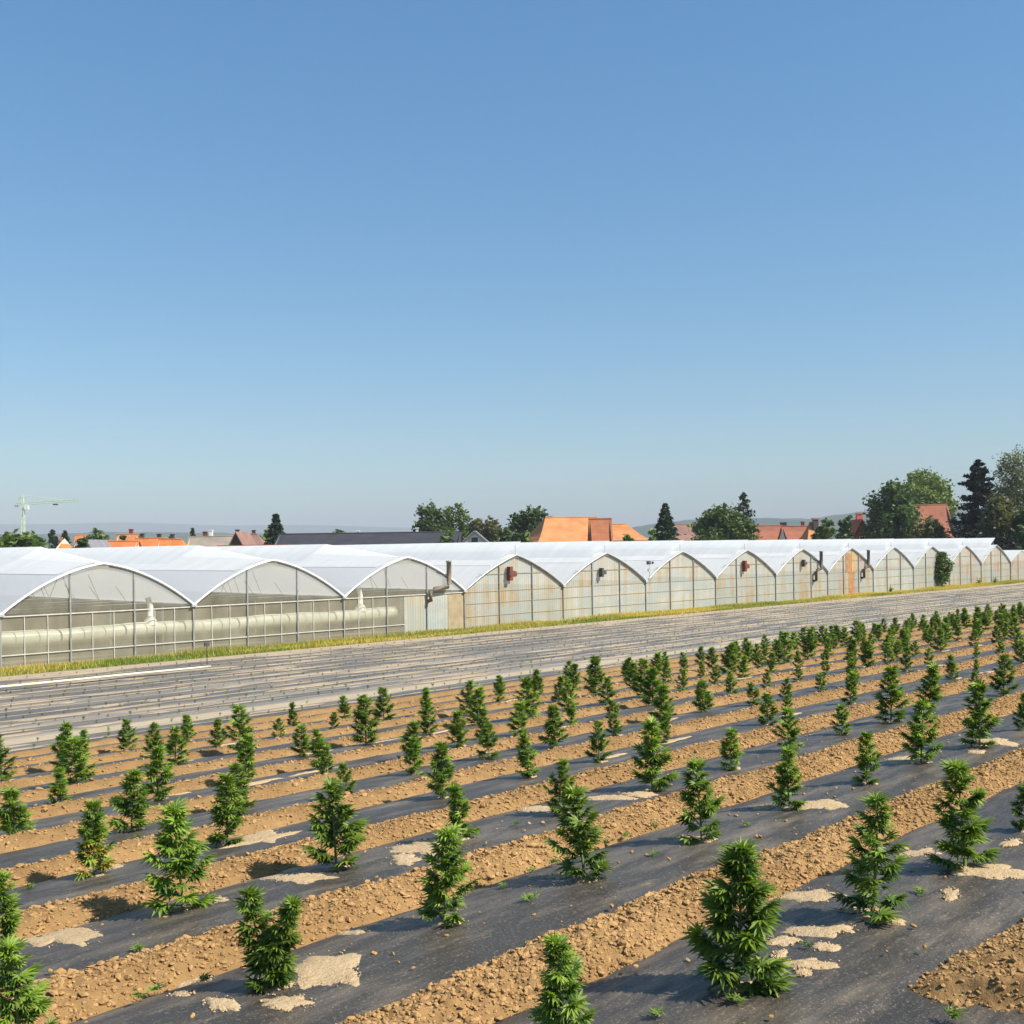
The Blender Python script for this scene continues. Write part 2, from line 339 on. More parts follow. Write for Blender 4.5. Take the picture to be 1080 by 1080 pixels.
ROWS = [
[(3.58,3.17,0.46),(4.52,2.88,0.70,'a'),(5.88,2.85,0.70,'b'),(7.15,2.82,0.69,'c'),(8.36,2.85,0.34)],
[(2.08,5.27,0.55),(3.31,5.04,0.52,'fork'),(4.60,5.06,0.61),(5.85,4.96,0.63),(7.22,4.91,0.63),(8.62,4.93,0.54),(10.02,4.89,0.50),(11.31,4.91,0.65),(12.51,4.75,0.71),(13.96,4.76,0.45)],
[(2.69,7.17,0.53),(3.99,7.17,0.73),(5.33,7.14,0.69),(6.54,6.95,0.48),(7.75,6.88,0.51),(9.17,6.84,0.70),(10.55,6.76,0.44),(11.92,6.81,0.51),(13.44,6.89,0.39),(14.74,6.82,0.77),(15.83,6.74,0.72),(18.24,6.54,0.66),(18.74,7.17,0.36)],
[(4.22,9.07,0.63,'yellow'),(5.51,9.07,0.66),(8.07,8.87,0.59),(9.46,8.88,0.52),(10.71,8.82,0.51),(12.44,9.07,0.42),(14.47,8.62,0.47),(15.84,9.07,0.30),(17.19,8.66,0.53),(21.62,8.73,0.48),(22.81,8.70,0.30),(25.24,8.65,0.49)],
[(5.52,10.97,0.56),(6.84,10.97,0.44),(7.67,10.13,0.39),(9.31,10.77,0.42),(10.63,10.73,0.40),(11.82,10.56,0.52),(13.09,10.45,0.30),(13.92,10.13,0.38),(15.05,10.97,0.52),(16.17,10.91,0.47),(17.19,10.53,0.35),(18.03,10.36,0.36),(19.64,10.49,0.30),(20.60,10.33,0.42),(23.99,10.72,0.47),(25.21,10.69,0.36),(27.39,10.44,0.30),(28.16,10.13,0.34),(29.51,10.18,0.45)],
[(4.71,12.03,0.51),(6.82,12.87,0.59),(8.10,12.87,0.55),(8.85,12.03,0.40),(9.30,12.85,0.50),(10.33,12.03,0.51),(11.67,12.46,0.48),(12.52,12.73,0.45),(13.00,12.43,0.47),(14.34,12.41,0.42),(15.03,12.06,0.35),(17.29,12.87,0.64),(19.38,12.41,0.42),(20.55,12.26,0.30),(22.14,12.41,0.30),(23.48,12.44,0.30),(24.48,12.27,0.40),(25.73,12.48,0.56),(26.75,12.44,0.46),(27.89,12.74,0.47),(29.36,12.87,0.36),(31.08,12.87,0.57),(32.88,12.61,0.40),(33.67,12.24,0.47),(34.91,12.46,0.49),(36.01,12.56,0.59)],
[(6.00,13.93,0.46),(10.33,14.68,0.42),(11.63,14.70,0.71),(12.88,14.53,0.48),(14.34,14.77,0.62),(15.16,14.21,0.69),(16.60,14.44,0.54),(17.65,14.26,0.48),(19.05,14.38,0.71),(20.25,14.25,0.43),(21.52,14.18,0.39),(23.48,14.67,0.47),(24.73,14.64,0.48),(26.35,14.76,0.40),(26.97,14.31,0.38),(28.28,14.21,0.55),(29.35,14.34,0.50),(30.78,14.32,0.48),(31.90,14.31,0.57),(33.08,14.77,0.58),(34.20,14.47,0.46),(35.29,14.43,0.55),(36.59,14.57,0.38),(37.60,14.25,0.52),(38.76,14.77,0.53),(40.04,14.47,0.61)],
[(7.13,15.83,0.64),(9.10,16.56,0.53),(10.37,16.58,0.70),(15.88,16.67,0.62),(18.32,16.24,0.52),(19.69,16.29,0.78),(20.80,16.03,0.57),(22.54,16.35,0.47),(24.04,16.28,0.37,'yellow'),(25.11,16.15,0.70),(26.79,16.24,0.60),(27.85,16.21,0.61),(28.93,16.67,0.78),(30.29,16.64,0.78),(30.99,16.31,0.50),(32.21,16.11,0.47),(33.63,16.19,0.46),(34.82,16.13,0.53),(36.08,16.16,0.45),(37.05,15.83,0.43),(38.20,16.30,0.47),(39.48,16.17,0.62),(40.79,16.33,0.51),(42.34,16.17,0.51),(43.34,16.17,0.60),(44.76,15.83,0.54),(46.27,16.11,0.49),(47.51,16.17,0.60)],
[(6.92,18.09,0.70),(8.10,18.49,0.67),(9.32,17.73,0.59),(10.99,18.37,0.45),(12.32,18.33,0.33,'yellow2'),(13.42,18.00,0.32),(14.78,18.06,0.62),(15.81,17.89,0.54),(18.52,18.30,0.51),(19.79,18.24,0.57),(20.96,18.06,0.60),(23.48,18.24,0.56),(24.82,18.36,0.61),(25.96,18.20,0.53),(27.16,18.03,0.56),(28.10,17.88,0.63),(29.47,18.20,0.56),(30.58,18.29,0.45),(33.26,18.27,0.46),(34.62,18.02,0.47),(35.80,18.22,0.61),(36.95,18.28,0.44),(38.43,18.24,0.58),(39.70,18.26,0.48),(40.92,18.27,0.58),(42.13,18.01,0.45),(43.45,18.26,0.55),(44.59,18.23,0.53),(45.82,18.25,0.46),(47.25,18.40,0.71),(49.08,18.57,0.70),(50.23,18.24,0.50),(51.27,18.29,0.46),(52.37,18.27,0.53),(53.63,18.40,0.58)],
[(8.98,19.75,0.50),(10.21,20.47,0.53),(11.53,20.44,0.47),(14.01,20.24,0.46),(15.24,20.04,0.46),(20.23,19.97,0.45),(21.21,19.63,0.44),(22.90,19.94,0.59),(25.15,19.63,0.51),(27.57,20.05,0.50),(30.18,20.47,0.49),(31.64,19.99,0.54),(32.97,20.47,0.57),(34.24,20.05,0.45),(35.45,20.01,0.58),(36.80,19.63,0.71),(38.01,20.10,0.55),(38.88,20.04,0.60),(40.00,19.84,0.71),(41.02,20.14,0.55),(42.13,20.13,0.51),(43.22,19.77,0.66),(45.03,19.93,0.56),(46.18,19.92,0.47),(47.24,19.63,0.62),(48.79,19.63,0.53),(50.12,20.17,0.51),(51.28,20.09,0.46),(52.46,19.95,0.56),(53.67,19.91,0.44),(54.96,20.29,0.56),(56.35,20.14,0.59),(57.62,20.08,0.53),(58.76,20.13,0.61)],
[(36.87,22.05,0.51),(38.01,22.00,0.57),(39.42,21.89,0.61),(40.61,22.07,0.57),(41.84,21.90,0.55),(43.16,22.35,0.49),(44.62,21.92,0.51),(45.89,21.92,0.44),(47.01,22.01,0.55),(49.78,21.82,0.62),(51.20,21.98,0.50),(52.25,21.87,0.61),(53.81,21.84,0.48),(54.95,21.85,0.58),(56.38,22.09,0.49),(57.65,21.83,0.45),(58.90,21.82,0.62),(60.27,21.70,0.48),(61.35,22.01,0.57),(63.82,21.97,0.56),(64.92,21.95,0.47)],
]
def bed_z(s, d):
    k = int(round((d-ROW0)/PITCH)); k = max(0, min(11, k)); dc = ROW0+PITCH*k+FSH[min(k, 2)]
    return float(zf(d)+film_h(np.array([s]), np.array([d]), dc, .72)[0])
VV = []; FF = []
def patch(s, d, u, v):
    n = 44; ph0 = random.uniform(0, 99); base = len(VV)
    VV.append((s, d, bed_z(s, d)+.010)); ring = []
    for q, rr in ((0, .55), (1, .85), (2, 1.05)):
        for i in range(n):
            w = 2*pi*i/n
            r = rr*(1+.95*float(fbm(np.array([cos(w)*1.7+ph0]), np.array([sin(w)*1.7]), 5, 3)[0]))
            x = s+u[0]*cos(w)*r+v[0]*sin(w)*r; y = d+u[1]*cos(w)*r+v[1]*sin(w)*r
            VV.append((x, y, bed_z(x, y)+(.010, .007, -.004)[q]+random.uniform(-.003, .003)))
    for i in range(n):
        j = (i+1) % n; FF.append((base, base+1+i, base+1+j))
        for q in (0, 1): FF.append((base+1+q*n+i, base+1+(q+1)*n+i, base+1+(q+1)*n+j, base+1+q*n+j))
for p in PATCH: patch(p[0], p[1], p[2:4], p[4:6])
for k, row in enumerate(ROWS):
    for p in row:
        patch(p[0]+.02, p[1]-.01, (.08, -.02), (.02, .07))
        if k > 2 and random.random() < .5:
            l = random.uniform(.15, .38); patch(p[0]+random.uniform(-.3, .5), p[1]+random.uniform(-.2, .2), (l, random.uniform(-.05, .05)), (0, random.uniform(.05, .11)))
cc = []; cr_ = []
for p in PATCH:
    for q in range(46):
        a = random.uniform(0, 2*pi); r = random.uniform(.5, 1.35); x = p[0]+p[2]*cos(a)*r+p[4]*sin(a)*r; y = p[1]+p[3]*cos(a)*r+p[5]*sin(a)*r
        cc.append((x, y, bed_z(x, y)+.006)); cr_.append(random.uniform(.0025, .008))
Vc, Fc = clods(np.array(cc), np.array(cr_)); b0 = len(VV); VV += Vc.tolist(); FF += [tuple(int(a)+b0 for a in q) for q in Fc]
tag(mesh('spilled_sand', VV, FF, M['sand'], smooth=True), 'pale dry sand spilled in streaks over the black film', 'sand', kind='stuff')

# ------------------------------------------------------------------ hemp plants
def leaf_template(nl=7, w=.105):
    ang = np.radians(np.linspace(-78, 78, nl)); ln = 1-.62*(np.abs(np.linspace(-1, 1, nl)))**1.5
    V = []; F = []
    for a, L in zip(ang, ln):
        b = len(V); ww = w*(.6+.4*L)
        for (x, y, z) in ((.04, 0, 0), (.33*L, ww*.8, .012), (.33*L, 0, -.012), (.33*L, -ww*.8, .012), (.62*L, ww*.75, -.03), (.62*L, 0, -.055), (.62*L, -ww*.75, -.03), (L, 0, -.18*L)):
            V.append((x*cos(a)-y*sin(a), x*sin(a)+y*cos(a), z))
        F += [(b, b+2, b+1), (b, b+3, b+2), (b+1, b+2, b+5, b+4), (b+2, b+3, b+6, b+5), (b+4, b+5, b+7), (b+5, b+6, b+7)]
    return np.array(V), F
LT, LF = leaf_template(); LT5, LF5 = leaf_template(5, .1)
def place_leaves(pos, fwd, nrm, size, tmpl=LT, tf=LF):
    f = fwd/np.linalg.norm(fwd, axis=1, keepdims=True)
    s = np.cross(nrm, f); s /= np.linalg.norm(s, axis=1, keepdims=True)+1e-9; n = np.cross(f, s)
    V = pos[:, None, :]+size[:, None, None]*(tmpl[None, :, 0:1]*f[:, None]+tmpl[None, :, 1:2]*s[:, None]+tmpl[None, :, 2:3]*n[:, None])
    F = []
    nv = len(tmpl)
    for i in range(len(pos)): F += [tuple(a+i*nv for a in q) for q in tf]
    return V.reshape(-1, 3), F
def hemp_mesh(seed, H=.6, nodes=13, spread=1.0, lpb=5, lsz=1.0, fork=False, bare=0.0):
    r = np.random.default_rng(seed); mb = MB(); P = []; Fw = []; Nr = []; Sz = []; T = []
    def leaf(p, f, up, s, t): P.append(p); Fw.append(f); Nr.append(up); Sz.append(s); T.append(t)
    axes = [(np.zeros(3), np.array([r.normal(0, .05), r.normal(0, .05), 1.0]), H)]
    if fork: axes = [(np.zeros(3), np.array([-.27, .1, 1.0]), H), (np.zeros(3), np.array([.30, -.15, 1.0]), H*.94)]
    for o0, ax, h in axes:
        bend = r.normal(0, .05, 2)
        def st(t): return o0+ax*h*t+np.array([bend[0], bend[1], 0])*h*t*t
        mb.tube([st(t) for t in np.linspace(-.03, .97, 7)], list(np.linspace(.011, .003, 7)*(h/.6)), 6)
        az = r.uniform(0, 6.28)
        for i in range(nodes):
            t = .05+.9*(i/(nodes-1))**.92; p0 = st(t)
            prof = (.80+.75*t) if t < .28 else 1.0*(1-(t-.28)/.76)**.75
            az += 1.57+r.normal(0, .35)
            for sd in (0, pi):
                if r.random() < bare*(1.2-t): continue
                a = az+sd+r.normal(0, .25); L = h*.275*spread*prof*r.uniform(.72, 1.22)+.012
                el = radians(r.uniform(6, 34)) if t < .2 else radians(r.uniform(26, 56)) if t < .7 else radians(r.uniform(45, 74))
                hd = np.array([cos(a), sin(a), 0]); dv = hd*cos(el)+np.array([0, 0, sin(el)])
                tip = p0+dv*L; mid = p0+dv*L*.5-np.array([0, 0, .04*L])
                if L > .04: mb.tube([p0, mid, tip], [.0045, .0035, .002], 4, cap=False)
                nl = max(1, int(.62*lpb*L/(h*.19)+1.0))
                for q in range(nl):
                    u = .3+.7*(q+.5)/nl; pp = p0+dv*L*u
                    for s2 in (-1, 1):
                        aa = a+s2*r.uniform(.5, 1.3); e2 = r.uniform(-.35, .45)
                        f = np.array([cos(aa)*cos(e2), sin(aa)*cos(e2), sin(e2)])
                        up = np.array([r.normal(0, .4)-.3*hd[0], r.normal(0, .4)-.3*hd[1], 1.0])
                        leaf(pp, f, up, lsz*h/.6*r.uniform(.068, .115)*(.75+.5*(1-t)), np.clip(r.normal(.36, .24)+.3*(u-.5)+.2*(t > .8), 0, 1))
                for q in range(2):
                    aa = a+r.normal(0, .5); f = np.array([cos(aa), sin(aa), r.uniform(.1, .9)])
                    leaf(tip, f, np.array([r.normal(0, .4), r.normal(0, .4), 1.0]), lsz*h/.6*r.uniform(.075, .12), np.clip(r.normal(.5, .2), 0, 1))
                if t > .12:
                    f = hd*cos(.1)+np.array([0, 0, r.uniform(-.25, .3)]); pp = p0+hd*h*.07*r.uniform(.6, 1.6)
                    leaf(pp, f, np.array([-.2*hd[0], -.2*hd[1], 1.0]), lsz*h/.6*r.uniform(.09, .125)*(.65+.45*(1-t)), np.clip(r.normal(.28, .16), 0, 1))
        for q in range(9):
            a = r.uniform(0, 6.28); e = r.uniform(.5, 1.35)
            leaf(st(.95+.05*r.random()), np.array([cos(a)*cos(e), sin(a)*cos(e), sin(e)]), np.array([-cos(a)*sin(e), -sin(a)*sin(e), cos(e)])+r.normal(0, .2, 3), lsz*h/.6*r.uniform(.07, .12), np.clip(r.normal(.62, .15), 0, 1))
    V, F = place_leaves(np.array(P), np.array(Fw), np.array(Nr), np.array(Sz))
    tone = np.repeat(np.array(T), len(LT)) + np.tile(np.where(np.linspace(0, 1, len(LT)) < 2, 0, 0), len(P))
    return mb, V, F, tone
def hemp_proto(seed, yellow=0.0, **kw):
    mb, V, F, tone = hemp_mesh(seed, **kw)
    st = mb.build('stem', M['stem'], smooth=True)
    fo = []
    nv = len(LT); n = len(V)//nv
    if yellow > 0:
        zc = V.reshape(n, nv, 3)[:, 0, 2]; r = np.random.default_rng(seed)
        ysel = (r.random(n) < yellow*np.clip(1.5-zc/.3, .1, 1.4))
        nf = len(LF); Fl = np.array([list(q)+[-1]*(4-len(q)) for q in F]).reshape(n, nf, 4)
        for sel, nm, m in ((~ysel, 'foliage', 'hemp'), (ysel, 'yellowed_leaves', 'yellow')):
            VV = V.reshape(n, nv, 3)[sel].reshape(-1, 3); c = int(sel.sum()); FF = []
            for i in range(c): FF += [tuple(a+i*nv for a in q) for q in LF]
            fo.append(mesh(nm, VV, FF, M[m], attr=tone.reshape(n, nv)[sel].reshape(-1)))
    else: fo.append(mesh('foliage', V, F, M['hemp'], attr=tone))
    return [st]+fo
PROTO = {'a': dict(H=.6, nodes=17, spread=1.0, lpb=6, lsz=.92), 'b': dict(H=.6, nodes=15, spread=.85, lpb=4, lsz=.8, bare=.22), 'c': dict(H=.6, nodes=16, spread=.95, lpb=5, lsz=.85),
         'fork': dict(H=.6, nodes=13, spread=.72, lpb=5, fork=True), 'yellow': dict(H=.6, nodes=14, spread=1.0, lpb=5, yellow=.4), 'yellow2': dict(H=.6, nodes=11, spread=1.5, lpb=6, yellow=.25)}
PR = {}; used = set()
for i, (k, v) in enumerate(PROTO.items()): PR[k] = hemp_proto(100+i, **v)
for i in range(12): PR[i] = hemp_proto(200+i, H=.6, nodes=[13, 14, 12, 15][i % 4], spread=[1.0, .85, 1.1, 1.0, .9, 1.05][i % 6], lpb=[5, 6, 5][i % 3], lsz=[1.0, .9, 1.05, .95][i % 4], bare=[0, .1, 0][i % 3])
for i in range(3): PR['low%d' % i] = hemp_proto(300+i, H=.6, nodes=10, spread=1.25, lpb=6, lsz=1.05)
def put_plant(key, s, d, h, label):
    root = thing('hemp_plant', label, 'hemp plant', (s, d, bed_z(s, d)-.01), random.uniform(0, 6.28) if key != 'fork' else -.8, 'hemp plants set out in rows on the film')
    sc = (.97 if d < 9.5 else 1.12)*h/.6; wd = random.uniform(.86, 1.06)*(1 if d < 9.5 else 1.06)
    root.scale = (sc*wd, sc*wd, sc)
    for c in PR[key]:
        if key not in used: o = c
        else: o = c.copy(); COL.objects.link(o)
        o.parent = root
    used.add(key)
for k, row in enumerate(ROWS):
    n = len(row)
    for j, p in enumerate(row):
        s, d, h = p[:3]; sp = p[3] if len(p) > 3 else ''
        key = sp if sp else ('low%d' % random.randrange(3) if h < .42 and random.random() < .6 else random.randrange(12))
        size = 'tall' if h > .6 else ('low' if h < .43 else 'mid-height')
        pos = 'rightmost' if j == n-1 else ('leftmost' if j == 0 else '%s from the left' % ORD[j])
        look = {'a': 'biggest bushiest hemp plant', 'b': 'tall hemp plant with airy branches', 'c': 'tall full hemp plant',
                'fork': 'forked hemp plant with two tops', 'yellow': 'hemp plant with yellowed leaves', 'yellow2': 'low spreading yellowish hemp plant'}.get(sp, '%s green hemp plant' % size)
        put_plant(key, s, d, h, '%s, %s, %s' % (look, pos, rowname(k)))
for key in list(PR):
    if key not in used:
        for c in PR[key]: bpy.data.objects.remove(c)

# weeds on the film and along the soil edges
def weed_mesh(seed):
    r = np.random.default_rng(seed); n = r.integers(9, 18); P = []; Fw = []; N = []; Sz = []
    for i in range(n):
        a = r.uniform(0, 6.28); e = r.uniform(.1, .9); P.append((r.normal(0, .015), r.normal(0, .012), .01+.02*r.random()))
        Fw.append((cos(a)*cos(e), sin(a)*cos(e), sin(e))); N.append((-.4*cos(a), -.4*sin(a), 1)); Sz.append(r.uniform(.025, .065))
    V, F = place_leaves(np.array(P), np.array(Fw), np.array(N), np.array(Sz), LT5, LF5)
    return V, F, np.repeat(r.random(n), len(LT5))
WEED = [(101, 734), (98, 917), (145, 1003), (146, 885), (215, 1042), (150, 1056), (560, 955), (636, 905), (690, 905), (515, 930), (470, 975), (545, 873), (788, 875), (852, 1005), (970, 945), (775, 1062),
        (693, 1078), (1005, 1068), (530, 938), (560, 924), (585, 914), (610, 906), (640, 890), (660, 882), (690, 870), (555, 955), (165, 1045), (30, 940), (390, 770)]
from_px = []
for i, (x, y) in enumerate(WEED):
    for dd in np.arange(1.2, 22, .02):
        p1 = wpt(x, y, 1.0); S1, D1, Z1 = p1[0], p1[1], p1[2]-5
        if 5+Z1/D1*dd < zf(dd)+.04: break
    s, d = S1/D1*dd, dd
    kf = (d-ROW0)/PITCH; k = max(0, int(round(kf))); onfilm = abs(kf-k) < .3
    V, F, t = weed_mesh(i+900)
    z = bed_z(s, d) if onfilm else bed_z(s, d)+.02
    near = min(range(len(ROWS[min(k, 10)])), key=lambda q: abs(ROWS[min(k, 10)][q][0]-s))
    side = 'left of' if ROWS[min(k, 10)][near][0] > s else 'right of'
    o = mesh('weed', V, F, M['weed'], attr=t); o.location = (s, d, z)
    tag(o, '%s weed %s, %s plant %s in the %s' % (['tiny', 'small', 'low'][i % 3], 'on the film' if onfilm else 'at the soil edge', side, ORD[near] if near else 'leftmost', rowname(min(k, 10))), 'weed', 'weeds in the hemp field')
# ------------------------------------------------------------------ seedling field between the hemp and the greenhouse
strips = [(24.85, .44, 'film'), (26.1, .42, 'film_mid'), (28.55, .3, 'film_pale')]+[(29.7+1.22*i, (.5, .43, .5, .46)[i % 4], 'film_pale' if i in (1, 5) else 'film_mid') for i in range(13)]
SEED = []
for i, (dc, hw, m) in enumerate(strips):
    S, D, F = grid(5, 165, .35, dc-hw, dc+hw, hw/4)
    ed = 1+.12*fbm(S*.5, D*0+i, 3, 4)
    D2 = dc+(D-dc)*ed
    Z = zf(D2)-.03+.065*np.clip(1-((D-dc)/hw)**2, 0, 1)**.5+.012*fbm(S*.9, D*3, 3, i)
    tag(mesh('mulch_film', np.stack([S, D2, Z], -1).reshape(-1, 3), F, M[m], smooth=True),
        '%s strip of mulch film, %s beyond the hemp field, with rows of tiny seedlings' % ({'film': 'dark', 'film_pale': 'pale sandy', 'film_mid': 'dusty grey'}[m], ORD[i+1]), 'mulch film', 'mulch film strips of the seedling field')
    s = 9.0 if dc < 36 else 12.0
    while s < 120:
        s += .62+random.uniform(-.1, .1)
        if random.random() < .85: SEED.append((s, dc+random.uniform(-.08, .08)+(.22 if i % 2 else -.1)*(hw > .3)))
def seedling(seed, big=1.0):
    r = np.random.default_rng(seed); n = 7; P = np.zeros((n, 3)); P[:, 2] = r.uniform(.01, .09, n)
    a = r.uniform(0, 6.28, n); e = r.uniform(.2, 1.1, n)
    return place_leaves(P, np.stack([np.cos(a)*np.cos(e), np.sin(a)*np.cos(e), np.sin(e)], -1), np.stack([-.4*np.cos(a), -.4*np.sin(a), np.ones(n)], -1), r.uniform(.045, .09, n)*big, LT5, LF5)
vis = []
for s, d in SEED:
    Y = s*sin(TH)+d*cos(TH); X = s*cos(TH)-d*sin(TH)
    vis.append((Y if abs(X/Y) < .47 else 999, s, d))
vis.sort()
pro = [mesh('seedling', *seedling(500+i), M['hemp'], attr=np.full(7*len(LT5), .1+.1*i)) for i in range(4)]
VV = []; FF = []; nb = 0
for q, (Y, s, d) in enumerate(vis):
    z = float(zf(d))+.03
    if q < 280:
        o = pro[q] if q < 4 else pro[q % 4].copy()
        if q >= 4: COL.objects.link(o)
        o.location = (s, d, z); o.rotation_euler = (0, 0, random.uniform(0, 6)); sc = random.uniform(.7, 1.3); o.scale = (sc, sc, sc)
        tag(o, 'tiny green seedling poking through a strip of the far seedling field', 'seedling', 'seedlings nearest to the hemp field')
    elif Y < 150:
        V, F = seedling(q); FF += [tuple(a+nb for a in f) for f in F]; VV.append(V+np.array([s, d, z])); nb += len(V)
V = np.concatenate(VV)
tag(mesh('seedlings', V, FF, M['hemp'], attr=rng.random(len(V))*.4), 'countless tiny seedlings in the far strips', 'seedlings', kind='stuff')
VV = []; FF = []
for i in range(1300):
    dcq, hwq, _m = random.choice(strips); s0 = random.uniform(8, 130); d0 = dcq+random.uniform(-.65, .65)*hwq; L = random.uniform(.3, 2.2)*(.6+s0/60); w = random.uniform(.04, .13); b0 = len(VV); n = 14; p = random.uniform(0, 50)
    for q in range(n):
        a = 2*pi*q/n; r = .7+.6*random.random(); x = s0+cos(a)*L*r; y = d0+sin(a)*w*r
        VV.append((x, y, float(zf(y))-.03+.065*max(0, 1-((y-dcq)/hwq)**2)**.5+.004))
    VV.append((s0, d0, float(zf(d0))-.03+.065*max(0, 1-((d0-dcq)/hwq)**2)**.5+.03))
    for q in range(n): FF.append((b0+q, b0+(q+1) % n, b0+n))
tag(mesh('spilled_soil', VV, FF, [M['mid']], smooth=True), 'thin streaks of dry soil blown over the far film strips', 'soil', kind='stuff')
# white irrigation hose along the far strips, and the stake at its end
mb = MB(); pts = []
for s in np.arange(6, 24.6, .8): pts.append((s, 41.3+.05*sin(s), float(zf(41.3))+.16))
mb.tube(pts, .045, 6); h = mb.build('irrigation_hose', M['pipe'], smooth=True); tag(h, 'long straight pale hose lying along the far film strips', 'hose')
mb = MB(); mb.tube([(25.6, 43.6, .0), (25.6, 43.6, .75)], .025, 6); t = thing('marker_stake', 'short thin stake with dark top standing before the grass verge', 'stake', (25.6, 43.6, float(zf(43.6))))
mb = MB(); mb.tube([(0, 0, -.1), (0, 0, .8)], .02, 6); mb.build('stake', M['timber'], t); mb = MB(); mb.box(-.11, -.05, .8, .11, .05, .98); mb.build('top_board', M['iron'], t)

# grass verge at the foot of the greenhouse
n = 60000; s = rng.uniform(5, 150, n); d = 46.35+2.3*rng.random(n)
hN = .10+.26*np.clip(vn(s*.35, d*.8, 3)+.3*rng.random(n)-.1, 0, 1)*np.clip((d-46.6)/1.0, .3, 1)
a = rng.uniform(0, 2*pi, n); ln = rng.uniform(.03, .14, n); w = rng.uniform(.012, .03, n)
b = np.stack([s, d, np.zeros(n)], -1); sd = np.stack([np.cos(a), np.sin(a), 0*a], -1)*w[:, None]
tip = b+np.stack([np.cos(a+1.3)*ln, np.sin(a+1.3)*ln, hN], -1)
V = np.stack([b-sd, b+sd, tip], 1).reshape(-1, 3); F = np.arange(3*n).reshape(-1, 3)
tn = np.clip(np.where(s > 62, .68, .5)+1.0*fbm(s*.16, d*1.0, 3, 8)+.16*(d-47.6)+rng.normal(0, .12, n), 0, 1)
tag(mesh('grass', V, F, M['grass'], attr=np.repeat(tn, 3)), 'yellow and green dry grass along the foot of the greenhouse', 'grass', kind='stuff')
# ------------------------------------------------------------------ greenhouse
GD, GS0, BW, GZ, RISE, DEPTH = 48.8, 18.65, 9.25, 2.45, 2.13, 42.0
k = NM('roof_film'); co = k.coord((.05, 1, .6)); f = k.noise(co, 1.2, 4)
c = k.ramp(f, [(.3, (.72, .72, .70)), (.7, (.82, .82, .79))]); b = k.bsdf(c, .45, .4)
t = k.n('BsdfTranslucent'); t.inputs[0].default_value = (.72, .72, .68, 1); ms = k.n('MixShader'); ms.inputs[0].default_value = .3
k.l(b.outputs[0], ms.inputs[1]); k.l(t.outputs[0], ms.inputs[2]); M['roof_film'] = k.done(ms)
k = NM('thin_roof_film'); b = k.bsdf((.72, .725, .715), .4, .5); t = k.n('BsdfTranslucent'); t.inputs[0].default_value = (.7, .72, .74, 1)
tr = k.n('BsdfTransparent'); m1 = k.n('MixShader'); m1.inputs[0].default_value = .35; k.l(b.outputs[0], m1.inputs[1]); k.l(t.outputs[0], m1.inputs[2])
m2 = k.n('MixShader'); m2.inputs[0].default_value = .12; k.l(m1.outputs[0], m2.inputs[1]); k.l(tr.outputs[0], m2.inputs[2]); M['thin_film'] = k.done(m2)
k = NM('clear_film'); co = k.coord((1, 1, .5)); f = k.noise(co, .8, 4)
b = k.bsdf((.50, .465, .35), .25, .5); tr = k.n('BsdfTransparent'); tr.inputs[0].default_value = (.95, .95, .92, 1)
fr = k.n('MapRange'); fr.inputs['From Min'].default_value = .3; fr.inputs['From Max'].default_value = .7; fr.inputs['To Min'].default_value = .70; fr.inputs['To Max'].default_value = .86
k.l(f, fr.inputs[0]); ms = k.n('MixShader'); k.l(fr.outputs[0], ms.inputs[0]); k.l(b.outputs[0], ms.inputs[1]); k.l(tr.outputs[0], ms.inputs[2]); M['clear'] = k.done(ms)
def sheet_mat(name, base, stain, amt, see=.2):
    k = NM(name); co = k.coord((1.5, 1, .10)); co2 = k.coord((.25, 1, 1.6)); co3 = k.coord()
    f = k.noise(co, 1.1, 6, .6); g = k.noise(co2, 1.0, 4); h = k.noise(k.coord((.5, 1, .9)), .8, 6, .65)
    c = k.mix(k.ramp(f, [(.42, (0, 0, 0)), (.62, (amt,)*3)]), base, stain)
    c = k.mix(k.ramp(g, [(.45, (0, 0, 0)), (.75, (.55,)*3)]), c, tuple(x*.72 for x in base[:2])+(base[2]*.68,))
    c = k.mix(k.ramp(h, [(.44, (0, 0, 0)), (.58, (.75,)*3)]), c, (.35, .40, .385))
    w = k.n('TexWave'); w.bands_direction = 'X'; w.inputs['Scale'].default_value = 1.6; w.inputs['Distortion'].default_value = .3; k.l(co3, w.inputs[0])
    c = k.mix(.16, c, k.ramp(w.outputs[1], [(0, tuple(x*.45 for x in base)), (1, base)]))
    b = k.bsdf(c, .35, .4, bump=w.outputs[1], bs=.3, bd=.05)
    tr = k.n('BsdfTransparent'); ms = k.n('MixShader'); ms.inputs[0].default_value = see
    k.l(b.outputs[0], ms.inputs[1]); k.l(tr.outputs[0], ms.inputs[2]); return k.done(ms)
M['sheet'] = sheet_mat('aged_clear_sheet', (.45, .44, .37), (.40, .26, .105), .95)
M['sheet_pale'] = sheet_mat('pale_clear_sheet', (.50, .495, .43), (.42, .35, .21), .85, .18)
M['sheet_rust'] = sheet_mat('stained_sheet', (.45, .405, .32), (.42, .20, .07), .95)
M['tan'] = plain('tan_boards', (.33, .26, .16), .9, .15)
M['rustdoor'] = plain('rusty_door', (.34, .17, .07), .9, .25)
M['ochre'] = plain('ochre_board', (.42, .27, .09), .9, .2)
M['gsoil'] = plain('greenhouse_floor', (.16, .115, .07), .95, .25)
def hu(u, K): return GZ+RISE*(u+K*u*(1-u))/1.0
def prof(b):
    return {-2: .72, -1: .72, 0: .72, 1: .62, 2: .58}.get(b, .38)
def arch(b, u):            # u from -1 (left valley) to 1 (right valley)
    x = GS0+BW*b+BW*(u+1)/2; w = 1-abs(u); return x, hu(w, prof(b))
BAYS = list(range(-2, 13))
